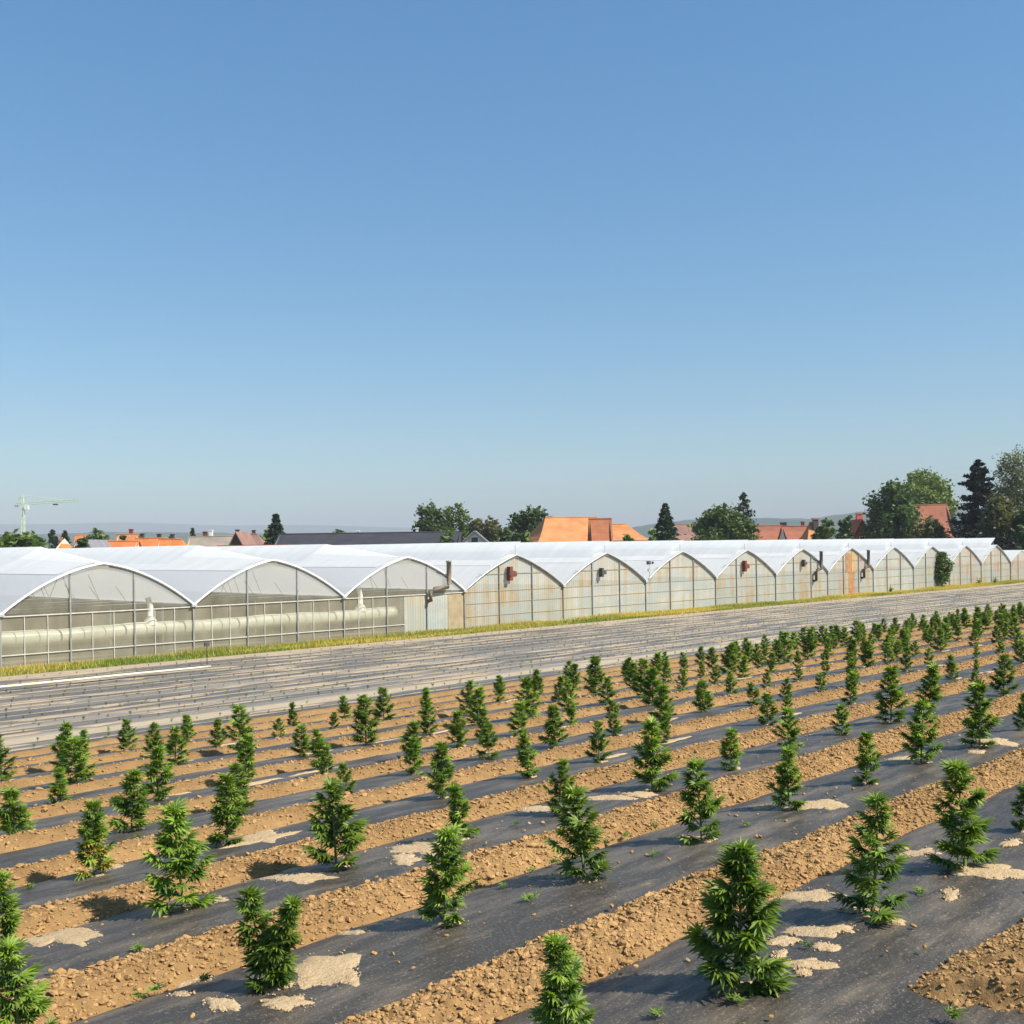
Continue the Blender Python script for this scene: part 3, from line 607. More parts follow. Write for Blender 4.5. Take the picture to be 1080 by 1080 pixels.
gh = thing('greenhouse', 'long multi-bay greenhouse with white arched film roofs and clear and stained front panels', 'greenhouse', (GS0, GD, 0))
def G(o): o.matrix_parent_inverse = Matrix.Translation((-GS0, -GD, 0)); return o
UU = np.concatenate([np.linspace(-1, 0, 15), np.linspace(0, 1, 15)[1:]])
for b in BAYS:
    # roof vault
    V = []; F = []; mi = []; ys = [GD-.12, GD+.4, GD+4, GD+12, GD+24, GD+DEPTH]
    for y in ys:
        for u in UU: x, z = arch(b, u); V.append((x, y, z))
    n = len(UU)
    for j in range(len(ys)-1):
        for i in range(n-1):
            F.append((j*n+i, j*n+i+1, (j+1)*n+i+1, (j+1)*n+i)); w = 1-abs((UU[i]+UU[i+1])/2)
            mi.append(1 if (b < 3 and w < .62 and not (b == 2 and j > 2)) else 0)
    rf = G(mesh('roof_vault', V, F, [M['roof_film'], M['thin_film']], gh, mi, True))
    # raised ridge vent, open towards the right
    y0 = GD+(.35 if b >= 3 else 9.0); xr_, zr_ = arch(b, 0); xl, zl = arch(b, -.42)
    mb = MB(); pts = [(xl, zl+.02), (xl+.9, zl+.36), (xr_-.2, zr_+.22), (xr_+.55, zr_+.62), (xr_+.95, zr_+.84)]
    prev = None
    for (x, z) in pts:
        if prev: mb.quad((prev[0], y0, prev[1]), (x, y0, z), (x, GD+DEPTH-.5, z), (prev[0], GD+DEPTH-.5, prev[1]))
        if prev and b < 3:
            zq = [arch(b, 2*(q-GS0-BW*b)/BW-1)[1]+.03 for q in (prev[0], x)]
            mb.quad((prev[0], GD+.4, zq[0]), (x, GD+.4, zq[1]), (x, y0, z), (prev[0], y0, prev[1]))
        prev = (x, z)
    v = G(mb.build('ridge_vent', M['roof_film'], gh, True))
    mb = MB()
    for y in (y0+.1, y0+6, y0+12, y0+18): mb.tube([(xr_+.5, y, hu(.88, prof(b))), (xr_+.5, y, zr_+.58)], .025, 5)
    G(mb.build('vent_strut', M['galv'], gh))
    # front arch rib, gutter, end wall
    mb = MB(); mb.tube([(arch(b, u)[0], GD-.14, arch(b, u)[1]-.03) for u in UU], .055, 6)
    G(mb.build('arch_rib', M['galv'] if b > 2 else M['white'], gh, True))
    mb = MB(); mb.tube([(arch(b, u)[0], GD-.06, arch(b, u)[1]-.13) for u in UU[15:]], .045, 6); G(mb.build('arch_shadow_line', M['galv_dark'], gh, True));  # dark half tube added as the shade line below the arch's right edge
    x0, x1 = GS0+BW*b, GS0+BW*(b+1)
    mb = MB(); mb.box(x0-.14, GD-.2, GZ-.12, x0+.14, GD+DEPTH, GZ-.02); G(mb.build('gutter', M['galv'], gh))
    def lower(xa, xb, mat, nm='end_wall', y=GD):
        mb = MB(); mb.box(xa, y-.012, .02, xb, y+.012, GZ-.16); return G(mb.build(nm, mat, gh))
    clear = b <= 2
    gab = MB(); gab.poly([(arch(b, u)[0], GD, arch(b, u)[1]-.02) for u in UU]+[(x1, GD, GZ-.16), (x0, GD, GZ-.16)][0:2]); G(gab.build('gable_panel', M['clear'] if clear else (M['sheet'] if b not in (8, 11, 12) else M['sheet_rust']), gh))
    if b <= 1: lower(x0, x1, M['clear'])
    elif b == 2:
        xa, xb2 = x0+.52*BW, x0+.83*BW
        xb_ = x1
        xa = x0; lower(x0, x0+5.0-.6, M['clear']); lower(x0+4.42, x0+7.9, M['sheet_pale'], 'sheet_door'); lower(x0+7.92, x1, M['tan'], 'board_panel')
    elif b == 8:
        lower(x0, x0+2.0, M['sheet']); lower(x0+2.02, x0+4.1, M['sheet_rust'], 'stained_panel'); lower(x0+4.12, x0+5.3, M['rustdoor'], 'rusty_panel'); lower(x0+5.32, x0+6.2, M['sheet_rust'], 'stained_panel'); lower(x0+6.22, x1, M['sheet'])
        mb = MB(); mb.box(x0+4.8, GD-.03, GZ-.2, x0+5.5, GD-.014, GZ+1.75); G(mb.build('ochre_board', M['ochre'], gh))
        mb = MB(); mb.box(x0+3.6, GD-.03, GZ-.2, x0+4.6, GD-.014, GZ+1.6); G(mb.build('rusty_board', M['rustdoor'], gh))
    elif b in (11, 12):
        lower(x0, x0+3.8, M['sheet']); lower(x0+3.82, x0+5.2, M['sheet_rust'], 'stained_panel'); lower(x0+5.22, x1, M['sheet'])
    else: lower(x0, x1, M['sheet_pale'] if b in (4, 5, 9) else M['sheet'])
    # posts, mullions and rails, each post a part
    for i, xx in enumerate((x0, x0+BW/3, x0+2*BW/3)):
        mb = MB(); zt = GZ if i == 0 else arch(b, 2*(xx-x0)/BW-1)[1]-.05
        r = .034; mb.box(xx-r, GD-.09, 0, xx+r, GD-.02, zt); G(mb.build('post', M['galv_dark'], gh))
    if clear:
        mb = MB(); xx = x0+1.03
        while xx < min(x1, x0+(99 if b < 2 else 4.3))-.2:
            mb.box(xx-.016, GD-.05, .02, xx+.016, GD-.016, GZ-.15); xx += 1.03
        G(mb.build('mullion', M['mull'], gh))
        mb = MB(); mb.box(x0, GD-.07, .60, x1 if b < 2 else x0+4.4, GD-.052, .645); mb.box(x0, GD-.07, GZ-.16, x1, GD-.052, GZ-.11); G(mb.build('rail', M['mull'], gh))
    else:
        mb = MB()
        for z in (.75, 1.55, GZ-.18): mb.box(x0, GD-.04, z, x1, GD-.014, z+.03)
        mb.box(x0+1.3, GD-.05, 3.35, x1-1.3, GD-.014, 3.39)
        G(mb.build('rail', M['tan'], gh))
mb = MB(); mb.box(GS0-2*BW, GD+.1, -.05, GS0+13*BW, GD+DEPTH, .03); G(mb.build('floor', M['gsoil'], gh))
mb = MB(); mb.box(GS0-2*BW, GD+DEPTH-.05, 0, GS0+13*BW, GD+DEPTH+.02, GZ); G(mb.build('back_wall', M['sheet'], gh))
for xx in (GS0-2*BW, GS0+13*BW):
    mb = MB(); mb.box(xx-.02, GD+.02, 0, xx+.02, GD+DEPTH-.06, GZ-.14); G(mb.build('side_wall', M['sheet'], gh))
mb = MB(); mb.box(GS0-2*BW+.1, GD+9.0, .03, GS0+2.9*BW, GD+9.05, 1.95); mb.box(GS0+3*BW-.05, GD+.3, .03, GS0+3*BW+.0, GD+9.0, .1); G(mb.build('added_backdrop', M['gsoil'], gh))  # brown screen added to set the brightness seen through the clear bays
mb = MB()
for b in BAYS[:6]:
    x = GS0+BW*b
    for y in (GD+3, GD+6, GD+8.8): mb.box(x-.05, y-.05, .03, x+.05, y+.05, GZ-.13)
    for y in (GD+3, GD+6, GD+8.8, GD+14):
        mb.tube([(x, y, GZ), (x+BW, y, GZ)], .025, 5); 
        for q in (.2, .35, .5, .65, .8): mb.tube([(x+BW*q, y, GZ), (x+BW*(q+.07 if q < .5 else q-.07), y, arch(b, 2*q-1)[1]-.3)], .015, 4)
G(mb.build('inner_frame', M['galv'], gh))
# big white film duct lying along the inside of the clear front, with two inlet stacks
t = thing('air_duct', 'fat white film tube running level behind the clear front panels of the greenhouse', 'duct', (GS0, GD+.75, 1.27))
def TP(o, q): o.matrix_parent_inverse = Matrix.Translation(-Vector(q.location)); return o
mb = MB(); pts = [(x, GD+.75, 1.27+.03*sin(x*.8)) for x in np.arange(GS0-2*BW+.3, GS0+2.47*BW, .5)]; mb.tube(pts, [.36+.015*sin(i*1.3) for i in range(len(pts))], 18); TP(mb.build('tube', M['duct'], t, True), t)
for xx in (GS0+7.4, GS0+BW*2+.7+1.1):
    mb = MB(); mb.tube([(xx, GD+.75, 1.5), (xx, GD+.75, 1.72), (xx, GD+.75, 1.95)], [.34, .3, .13], 14); mb.tube([(xx, GD+.75, 1.9), (xx, GD+.75, 2.4), (xx-.12, GD+.75, 2.85)], .14, 12); TP(mb.build('inlet_stack', M['white'], t, True), t)
# flue pipes
for i, (sx, lab) in enumerate(((44.9, 'tall stained flue pipe with elbow between the clear bays and the opaque bays'), (91.0, 'dark flue pipe standing left of the bay with the orange boards'), (100.4, 'dark flue pipe standing right of the bay with the orange boards'))):
    t = thing('flue_pipe', lab, 'flue', (sx, GD-.3, 2.2), group='flue pipes on the greenhouse front')
    h = 4.25 if i == 0 else 4.3; le = 1.5 if i == 0 else .95
    mb = MB(); mb.tube([(0, 0, .65), (0, 0, h-2.2)], .15, 10); mb.build('stack', M['flue'] if i == 0 else M['iron'], t, True)
    mb = MB(); mb.tube([(0, 0, .75), (-.1, 0, .52), (-le*.8, 0, .42), (-le, 0, .3), (-le, 0, -.25 if i == 0 else -.5), (-le, .3, -.3 if i == 0 else -.55)], .13, 10); mb.build('elbow', M['flue'] if i == 0 else M['iron'], t, True)
    mb = MB(); mb.tube([(0, 0, h-2.24), (0, 0, h-2.16)], .19, 10); mb.build('rim', M['galv_dark'], t)
# fans high on the gables
for i, (sx, sz, m, lab) in enumerate(((50.3, 3.36, 'rust', 'rust-red fan housing high on the first opaque gable beside the boarded panel'), (59.55, 3.2, 'iron', 'black hooded vent high on the second opaque gable'), (78.2, 3.24, 'rust', 'rust-red fan housing high on the fourth opaque gable'), (87.9, 3.29, 'iron', 'small black hooded vent high on the gable left of the dark flue pipe'))):
    t = thing('gable_fan', lab, 'fan', (sx, GD-.1, sz), group='fans and hoods on the greenhouse gables')
    big = 1 if m == 'rust' else .7
    mb = MB(); w = .26*big
    mb.box(-w*.7, -.3, -.45*big, w*.35, 0, .45*big); mb.build('housing', M[m], t)
    mb = MB(); mb.poly([(w*.36, -.28, .22*big), (.42*big, -.34, .12*big), (.42*big, -.34, -.18*big), (w*.36, -.28, -.22*big)]); mb.poly([(w*.36, -.02, .22*big), (w*.36, -.02, -.22*big), (.42*big, 0, -.18*big), (.42*big, 0, .12*big)]); mb.quad((w*.36, -.28, .22*big), (w*.36, -.02, .22*big), (.42*big, 0, .12*big), (.42*big, -.34, .12*big)); mb.build('hood', M[m], t)
    mb = MB(); mb.tube([(-.08, -.31, 0), (-.08, -.33, 0)], .16*big, 10); mb.build('grille', M['iron'], t)
# weather sensor on the gutter
t = thing('weather_sensor', 'thin pole with small dark weather sensor standing in a roof valley', 'sensor', (65.1, GD-.25, GZ-.05))
mb = MB(); mb.tube([(0, 0, -.3), (0, 0, 1.2)], .03, 6); mb.build('pole', M['galv'], t)
mb = MB(); mb.box(-.22, -.1, 1.28, .06, .1, 1.5); mb.tube([(-.3, 0, 1.24), (.45, 0, 1.3)], .025, 6); mb.box(.36, -.06, 1.3, .5, .06, 1.45); mb.build('sensor_head', M['iron'], t)
mb = MB(); mb.box(-.13, -.05, .72, .13, .08, .92); mb.build('junction_box', M['galv'], t)
# lower greenhouse beyond the right end
g2 = thing('greenhouse', 'lower white-roofed greenhouse standing beyond the right end of the long one', 'greenhouse', (139.0, GD, 0))
for b in range(2):
    x0 = .2+7.6*b; mb = MB(); prev = None
    for u in np.linspace(0, 1, 15):
        p = (x0+7.6*u, 2.45+1.35*(1-abs(2*u-1)+.4*(1-abs(2*u-1))*abs(2*u-1)))
        if prev: mb.quad((prev[0], -.1, prev[1]), (p[0], -.1, p[1]), (p[0], 36, p[1]), (prev[0], 36, prev[1]))
        prev = p
    mb.build('roof_vault', M['roof_film'], g2, True)
    mb = MB(); mb.poly([(x0, 0, 0), (x0+7.6, 0, 0)]+[(x0+7.6*u, 0, 2.42+1.35*(1-abs(2*u-1)+.4*(1-abs(2*u-1))*abs(2*u-1))) for u in np.linspace(1, 0, 15)]); mb.build('end_wall', M['sheet_rust'] if b == 0 else M['sheet'], g2)
    for q in (0, 1/3, 2/3): mb = MB(); mb.box(x0+7.6*q-.05, -.06, 0, x0+7.6*q+.05, -.012, 2.4 if q == 0 else 3.3); mb.build('post', M['galv_dark'], g2)
# ------------------------------------------------------------------ trees and shrubs
def leaf_cards(c, r, up, size, seed):
    n = len(c); R = np.random.default_rng(seed)
    a = R.normal(0, 1, (n, 3)); a[:, 2] *= .6; a /= np.linalg.norm(a, axis=1, keepdims=True)
    b = R.normal(0, 1, (n, 3)); b -= (b*a).sum(1, keepdims=True)*a; b /= np.linalg.norm(b, axis=1, keepdims=True)
    s = size*R.uniform(.6, 1.4, (n, 1)); e = a*s; g = b*s*R.uniform(.35, .7, (n, 1))
    V = np.stack([c-e, c-g, c+e, c+g], 1).reshape(-1, 3)
    return V, np.arange(4*n).reshape(-1, 4)
def crown_pts(lobes, n, seed, clump=.9):
    R = np.random.default_rng(seed); P = []; T = []
    w = np.array([l[3]*l[4]*l[5] for l in lobes])**.67; w /= w.sum()
    nc = max(30, n//26)
    for i in range(nc):
        l = lobes[R.choice(len(lobes), p=w)]
        v = R.normal(0, 1, 3); v /= np.linalg.norm(v); rr = R.uniform(.3, 1.0)**.45*R.uniform(.9, 1.12)
        c = np.array(l[:3])+v*rr*np.array(l[3:6]); tn = R.uniform(0, 1)
        m = 26; q = R.normal(0, 1, (m, 3))*clump*R.uniform(.6, 1.25)*np.array([1, 1, .75])*.5
        P.append(c+q); T.append(np.clip(tn*.75+R.normal(0, .12, m)+.15, 0, 1))
    return np.concatenate(P), np.concatenate(T)
def trunk_mb(h, r, limbs, seed):
    R = np.random.default_rng(seed); mb = MB()
    mb.tube([(0, 0, -.2), (.05*h*.1, 0, h*.5), (R.normal(0, .02*h), R.normal(0, .02*h), h)], [r, r*.75, r*.35], 8)
    for i in range(limbs):
        a = R.uniform(0, 2*pi); t = R.uniform(.4, .85); L = h*R.uniform(.25, .45)
        p = np.array([0, 0, h*t]); mb.tube([p, p+np.array([cos(a)*L*.5, sin(a)*L*.5, L*.4]), p+np.array([cos(a)*L, sin(a)*L, L*.9])], [r*.45, r*.3, r*.12], 6)
    return mb
def tree(x0, x1, ytop, Y, mat, label, kind='round', cat='tree', name='tree', group=None, n=3400, leaf=.36, dens=1.0, base_h=None):
    xm = (x0+x1)/2; s, d, zt = wpt(xm, ytop, Y); H = zt; Wd = (x1-x0)/F_PX*Y/2
    t = thing(name, label, cat, (s, d, 0), 0, group); seed = int(x0*13+ytop*7+Y) % 99991
    R = np.random.default_rng(seed); n = int(n*dens*1.4)
    if kind in ('cone', 'fir'):      # x0..x1 is the width where it goes out of sight behind the roofs
        fv = max(0, wpt(xm, 566, Y)[2])/H; Wd = Wd/max(.25, (1-fv))**(.8 if kind == 'cone' else .72)
    if kind in ('round', 'bush', 'loose'):
        bh = {'round': .22, 'bush': .0, 'loose': .15}[kind] if base_h is None else base_h
        cz = H*(1+bh)/2; rz = H*(1-bh)/2
        L = [(0, 0, cz, Wd*.62, Wd*.62, rz*.72)]
        for i in range(9 if kind != 'loose' else 14):
            a = R.uniform(0, 2*pi); e = R.uniform(-.7, 1.0); q = R.uniform(.28, .42)
            L.append((cos(a)*cos(e)*Wd*(1-q), sin(a)*cos(e)*Wd*(1-q), cz+sin(e)*rz*(1-q), Wd*q, Wd*q, rz*q))
        L.append((0, 0, H-rz*.35, Wd*.45, Wd*.45, rz*.34)); L.append((-Wd*.66, 0, cz-rz*.3, Wd*.36, Wd*.36, rz*.4)); L.append((Wd*.66, 0, cz-rz*.3, Wd*.36, Wd*.36, rz*.4))
        P, T = crown_pts(L, n, seed, clump=max(.4, min(1.3, Wd*.22)))
        V, F = leaf_cards(P, None, None, leaf*(1 if kind != 'loose' else .8), seed)
        tb = trunk_mb(max(H*.62, .6), max(.05, H*.022), 7, seed)
    else:
        P = []; T = []
        layers = int(H*3.0) if kind == 'cone' else int(H*11); z0 = H*.06
        for i in range(layers):
            f = min(1, max(0, (i+R.normal(0, .25))/(layers-1))) if kind == 'cone' else R.random()**1.15; z = z0+(H-z0)*f*.985
            rad = Wd*(1-f)**(.8 if kind == 'cone' else .72)*(R.uniform(.92, 1.06) if kind == 'cone' else R.uniform(.8, 1.2))+.10
            nb = int(5+rad*6) if kind == 'cone' else 1
            for j in range(nb):
                a = R.uniform(0, 2*pi); L = rad*(R.uniform(.6, 1.12) if kind == 'cone' else R.uniform(.4, 1.3)); m = max(12 if kind == 'cone' else 8, int(n/(layers*nb)))
                u = R.uniform(.05, 1, m)**.7
                dr = -.25*L*u if kind == 'cone' else (-.34*L*u+.30*L*u**3)
                q = np.stack([cos(a)*L*u, sin(a)*L*u, np.minimum(z+dr+(0 if kind == 'cone' else R.normal(0, .45)*(1-f)), H)], -1)+R.normal(0, .10+.05*rad, (m, 3))*np.array([1, 1, .55])
                P.append(q); T.append(np.clip(R.uniform(0, .7)+R.normal(0, .15, m), 0, 1))
        P = np.concatenate(P); T = np.concatenate(T); V, F = leaf_cards(P, None, None, leaf*.8, seed)
        tb = MB(); tb.tube([(0, 0, -.2), (0, 0, H*.97)], [max(.05, H*.018), .03], 7)
    tb.build('trunk', M['bark'], t, True)
    mesh('crown', V, F, M[mat], t, attr=np.repeat(T, 4))
    return t
G1 = 'trees beyond the greenhouse'
def T_(*a, **k): return tree(*a, group=G1, **k)
T_(-14, 50, 560.5, 125, 'tree_mid', 'broad bushy green tree at the far left in front of the green crane', 'bush', n=5200)
T_(51, 61, 559.5, 230, 'tree_dark', 'small dark tree just above the leftmost orange roof', 'round', n=900)
T_(63, 74, 560, 235, 'conifer', 'small blue-green conifer between the leftmost orange roofs', 'cone', n=900)
T_(78, 98, 566, 140, 'tree_dark', 'dark low tree left of the blue-grey gable', 'round', n=1300)
T_(90, 119, 558.5, 195, 'tree_mid', 'wide green tree rising behind the orange roofs beside the blue-grey gable', 'round', n=2000)
T_(124, 133, 562, 215, 'tree_dark', 'tiny dark tree among the orange roofs', 'round', n=500)
T_(176, 184, 561, 225, 'tree_dark', 'small dark tree behind the rightmost orange roof of the row', 'round', n=600)
T_(200.5, 205.5, 557, 230, 'conifer', 'thin dark conifer behind the grey-beige roof', 'cone', n=500)
T_(268, 292, 556.5, 215, 'tree_light', 'low yellow-green tree left of the dark cone-shaped conifer', 'round', n=900)
T_(281, 301, 541.5, 175, 'conifer', 'dense dark cone-shaped conifer at the left end of the black roof', 'cone', n=5200)
T_(347, 367, 552, 215, 'tree_light', 'small yellow-green tree peeping over the black roof', 'round', n=1100)
T_(431, 472, 531, 215, 'tree_dark', 'dark green tree, left part of the clump behind the black roof', 'round', n=4200)
T_(458, 500, 532.5, 225, 'tree_mid', 'lighter green tree in the middle of the clump behind the black roof', 'round', n=4200)
T_(490, 514, 541, 220, 'tree_brown', 'brownish tree, third in the clump behind the black roof', 'round', n=2400)
T_(505, 534, 545, 220, 'tree_brown', 'brownish tree at the right end of the clump, above the white gable', 'round', n=2400)
T_(460, 487, 559, 135, 'tree_mid', 'small leafy tree in front of the black roof left of the white gable', 'bush', n=2000)
T_(522, 545, 556, 150, 'tree_dark', 'low dark bush right of the white gable', 'bush', n=1500, cat='bush', name='bush')
T_(545, 566, 560, 140, 'tree_mid', 'low green bush below the tree left of the big orange roof', 'bush', n=1200, cat='bush', name='bush')
T_(533, 592, 536, 190, 'tree_dark', 'wide dark leafy tree left of the big orange roof', 'round', n=6500)
T_(675, 701, 557, 165, 'tree_mid', 'low leafy bush left of the pointed conifer beside the orange annex', 'bush', n=1600, cat='bush', name='bush')
T_(652, 674, 562, 150, 'tree_light', 'small light bush in front of the orange annex', 'bush', n=700, cat='bush', name='bush')
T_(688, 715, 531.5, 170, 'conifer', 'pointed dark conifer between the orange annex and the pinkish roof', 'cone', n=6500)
T_(732, 799, 535, 185, 'tree_mid', 'broad round green tree between the pinkish roof and the red roofs', 'round', n=8500)
T_(765, 803, 518.5, 215, 'conifer', 'ragged tall conifer rising behind the broad round tree', 'fir', n=2600)
T_(853, 884, 547, 165, 'tree_mid', 'leafy tree in front of the red chimney house', 'bush', n=2200)
T_(876, 904, 545, 170, 'tree_dark', 'darker leafy tree right of the red chimney house', 'bush', n=2200)
T_(938, 1003, 495, 225, 'tree_light', 'tall rounded light green tree behind the big dark tree on the right', 'round', n=11000, leaf=.36)
T_(912, 973, 508, 195, 'tree_dark', 'big dark leafy tree left of the red-brown roof', 'round', n=9500, base_h=0)
T_(990, 1010, 511, 235, 'conifer', 'narrow dark conifer behind the ragged black spruce', 'cone', n=2500)
T_(958, 1004, 547, 165, 'tree_brown', 'brownish shrub in front of the red-brown roof', 'bush', n=3000)
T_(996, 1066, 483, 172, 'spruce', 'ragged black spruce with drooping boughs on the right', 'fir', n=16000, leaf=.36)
T_(1045, 1112, 469, 160, 'birch', 'tall pale airy birch at the right edge', 'loose', n=6500, leaf=.24)
T_(1030, 1075, 522, 156, 'tree_brown', 'dull green tree under the birch beside the black spruce', 'bush', n=6000)
T_(1062, 1120, 535, 154, 'tree_dark', 'dark green tree at the right edge below the birch', 'bush', n=6000)
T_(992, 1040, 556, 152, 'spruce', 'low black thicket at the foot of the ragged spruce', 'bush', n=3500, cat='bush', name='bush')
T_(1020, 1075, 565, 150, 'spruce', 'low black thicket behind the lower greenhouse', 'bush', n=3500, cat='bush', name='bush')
# narrow shrub standing at the greenhouse wall
Ysh = 118.4*sin(TH)+47.7*cos(TH)
tree(984.5, 1002, 582.5, Ysh, 'tree_mid', 'narrow upright green shrub growing against the stained greenhouse wall', 'bush', n=4200, leaf=.14, cat='shrub', name='shrub')
for i, (x, Yq, lab) in enumerate(((933, 47.9, 'small dark weed tuft at the foot of the wall below the dark right flue pipe'), (1041, 47.9, 'small dark tuft at the foot of the wall near the right end'), (1024, 47.9, 'low green tuft at the wall foot right of the upright shrub'))):
    s = {933: 103.9, 1041: 131.5, 1024: 126.6}[x]
    V, F = seedling(40+i, 6.0); V = V*np.array([1, 1, 3.0]); o = mesh('weed_tuft', V, F, M['weed'], attr=np.full(len(V), .2)); o.location = (s, Yq, 0); tag(o, lab, 'weed')

# ------------------------------------------------------------------ houses
def house(x0, x1, yr, Y, mat, label, ye=None, wall='plaster', depth=9.0, hip=(0, 0), yaw=0, gable=False, win=True, chim=(), name='house', eave=None, cat='house', group='houses beyond the greenhouse'):
    """x0, x1: ends of the ridge side; yr: ridge height in the photograph; Y: distance"""
    xm = (x0+x1)/2; s, d, zr = wpt(xm, yr, Y); L = (x1-x0)/F_PX*Y
    zr = max(zr, 3); ze = eave if eave else zr*.55
    t = thing(name, label, cat, (s, d, 0), -TH+yaw, group)
    hd = depth/2; hl = L/2
    if gable:            # gable end faces the viewer
        w = MB(); w.poly([(-hl, 0, 0), (hl, 0, 0), (hl, 0, ze), (0, 0, zr), (-hl, 0, ze)]); w.quad((-hl, 0, 0), (-hl, 0, ze), (-hl, depth, ze), (-hl, depth, 0)); w.quad((hl, 0, 0), (hl, depth, 0), (hl, depth, ze), (hl, 0, ze)); w.poly([(-hl, depth, 0), (-hl, depth, ze), (0, depth, zr), (hl, depth, ze), (hl, depth, 0)])
        w.build('wall', M[wall], t)
        r = MB(); th_ = .22; sl_ = (zr-ze)/hl; o = .5
        for sg in (-1, 1):
            a = (0, -.4, zr+.06); b = (sg*(hl+o), -.4, ze-sl_*o+.06)
            q = [a, b, (b[0], depth+.4, b[2]), (a[0], depth+.4, a[2])]
            r.poly(q if sg > 0 else q[::-1]); r.poly([(p[0], p[1], p[2]+th_) for p in (q[::-1] if sg > 0 else q)])
            r.quad(a, b, (b[0], b[1], b[2]+th_), (a[0], a[1], a[2]+th_)); r.quad(b, (b[0], depth+.4, b[2]), (b[0], depth+.4, b[2]+th_), (b[0], b[1], b[2]+th_))
        r.build('roof', M[mat], t)
    else:
        w = MB(); w.box(-hl, 0, 0, hl, depth, ze)
        for sg, i in ((-1, 0), (1, 1)):
            if hip[i] == 0: w.poly([(sg*hl, 0, ze), (sg*hl, depth, ze), (sg*hl, hd, zr-.05)])
        w.build('wall', M[wall], t)
        o = .55; r = MB(); dz = (zr-ze)/hd*o; th_ = .25
        rl, rr_ = -hl-(.3 if not hip[0] else -hip[0]), hl+(.3 if not hip[1] else -hip[1]); el, er = -hl-(.3 if not hip[0] else .5), hl+(.3 if not hip[1] else .5)
        A, B = (rl, hd, zr), (rr_, hd, zr); Cc, Dd = (er, -o, ze-dz), (el, -o, ze-dz); E, Fq = (er, depth+o, ze-dz), (el, depth+o, ze-dz)
        def sag(p, q, u): return tuple(np.array(p)*(1-u)+np.array(q)*u-np.array([0, 0, 1.1*(zr-ze)*.12*4*u*(1-u)]))
        n = 5
        for i in range(n):
            u, v = i/n, (i+1)/n
            r.quad(sag(Dd, A, u), sag(Cc, B, u), sag(Cc, B, v), sag(Dd, A, v)); r.quad(sag(E, B, u), sag(Fq, A, u), sag(Fq, A, v), sag(E, B, v))
            if hip[1]: r.quad(sag(Cc, B, u), sag(E, B, u), sag(E, B, v), sag(Cc, B, v))
            if hip[0]: r.quad(sag(Fq, A, u), sag(Dd, A, u), sag(Dd, A, v), sag(Fq, A, v))
        r.quad(Dd, (Dd[0], Dd[1], Dd[2]-th_), (Cc[0], Cc[1], Cc[2]-th_), Cc)
        rf = r.build('roof', M[mat], t)
        cp = MB(); cp.tube([A, B], .13, 6); cp.build('ridge_cap', M[mat], rf)
    if win:
        nW = max(1, int(L/3.2))
        for i in range(nW):
            x = -hl+L*(i+.5)/nW
            if ze > 2.4:
                f = MB(); f.box(x-.55, -.07, ze*.35, x+.55, -.015, ze*.35+1.3); wf = f.build('window', M['white'], t)
                q = MB(); q.box(x-.47, -.09, ze*.35+.08, x+.47, -.072, ze*.35+1.22); q.build('pane', M['pane'], wf)
        if gable and zr-ze > 1.6:
            f = MB(); f.box(-.5, -.07, ze+.1, .5, -.015, ze+1.2); wf = f.build('window', M['white'], t)
            q = MB(); q.box(-.42, -.09, ze+.18, .42, -.072, ze+1.12); q.build('pane', M['pane'], wf)
    for (u, hh, w_, m) in chim:
        c = MB(); x = -hl+L*u; yb = 0 if gable else hd
        if gable: yb = depth*.4
        c.box(x-w_/2, yb+.3, zr-1.4, x+w_/2, yb+.3+w_, zr+hh); c.box(x-w_/2-.08, yb+.22, zr+hh, x+w_/2+.08, yb+.38+w_, zr+hh+.15); c.build('chimney', M[m], t)
    return t
H_ = house
H_(46, 66, 567, 150, 'r_orange', 'leftmost bright orange hipped roof beside the broad bushy tree', hip=(0, 3.2), yaw=-.15, depth=10)
H_(79, 92, 564.5, 205, 'r_orange', 'small bright orange roof behind the dark low tree on the left', yaw=.3)
H_(70, 82, 571, 185, 'r_brown', 'low brown roof between the two leftmost orange roofs')
H_(77, 106, 571, 152, 'r_grey', 'house with blue-grey gable facing the field, left of the orange roof row', gable=True, wall='plaster_grey', depth=7)
H_(99, 134, 570.5, 158, 'r_orange', 'long bright orange roof next to the blue-grey gable', depth=9)
H_(117, 137, 563, 220, 'r_orange2', 'small weathered orange roof behind the orange roof row', chim=((.6, .9, .7, 'rust'),))
H_(133, 164, 567.5, 176, 'r_orange', 'bright orange roof in the middle of the left roof row', chim=((.15, .7, .6, 'iron'), (.75, .6, .6, 'iron')), depth=10)
H_(159, 199, 568.5, 164, 'r_orange', 'rightmost bright orange roof of the left roof row with a hipped end', hip=(0, 2.4), chim=((.3, .7, .5, 'iron'),))
H_(193, 243, 565.5, 200, 'r_beige', 'long grey-beige roof right of the orange roof row', chim=((.3, .8, .7, 'rust'), (.43, 1.1, .6, 'white')))
H_(236, 262, 562.5, 165, 'r_brown', 'dark brown timber gable beside the pinkish brown roof', gable=True, wall='timber', depth=8, chim=((.3, .5, .5, 'iron'),))
H_(250, 290, 562.5, 178, 'r_brown', 'pinkish brown roof left of the dark cone-shaped conifer', hip=(0, 4), chim=((.25, .5, .5, 'iron'),))
H_(225, 300, 575.5, 150, 'r_rust', 'low dark red roof just above the greenhouse below the brown roofs', win=False, depth=6, eave=4.5)
H_(283, 482, 561.3, 150, 'r_black', 'very long low black roof behind the greenhouse', depth=16, eave=4.6, wall='plaster_grey', chim=((.43, .25, .35, 'white'), (.76, .55, .35, 'white')), name='shed', cat='shed')
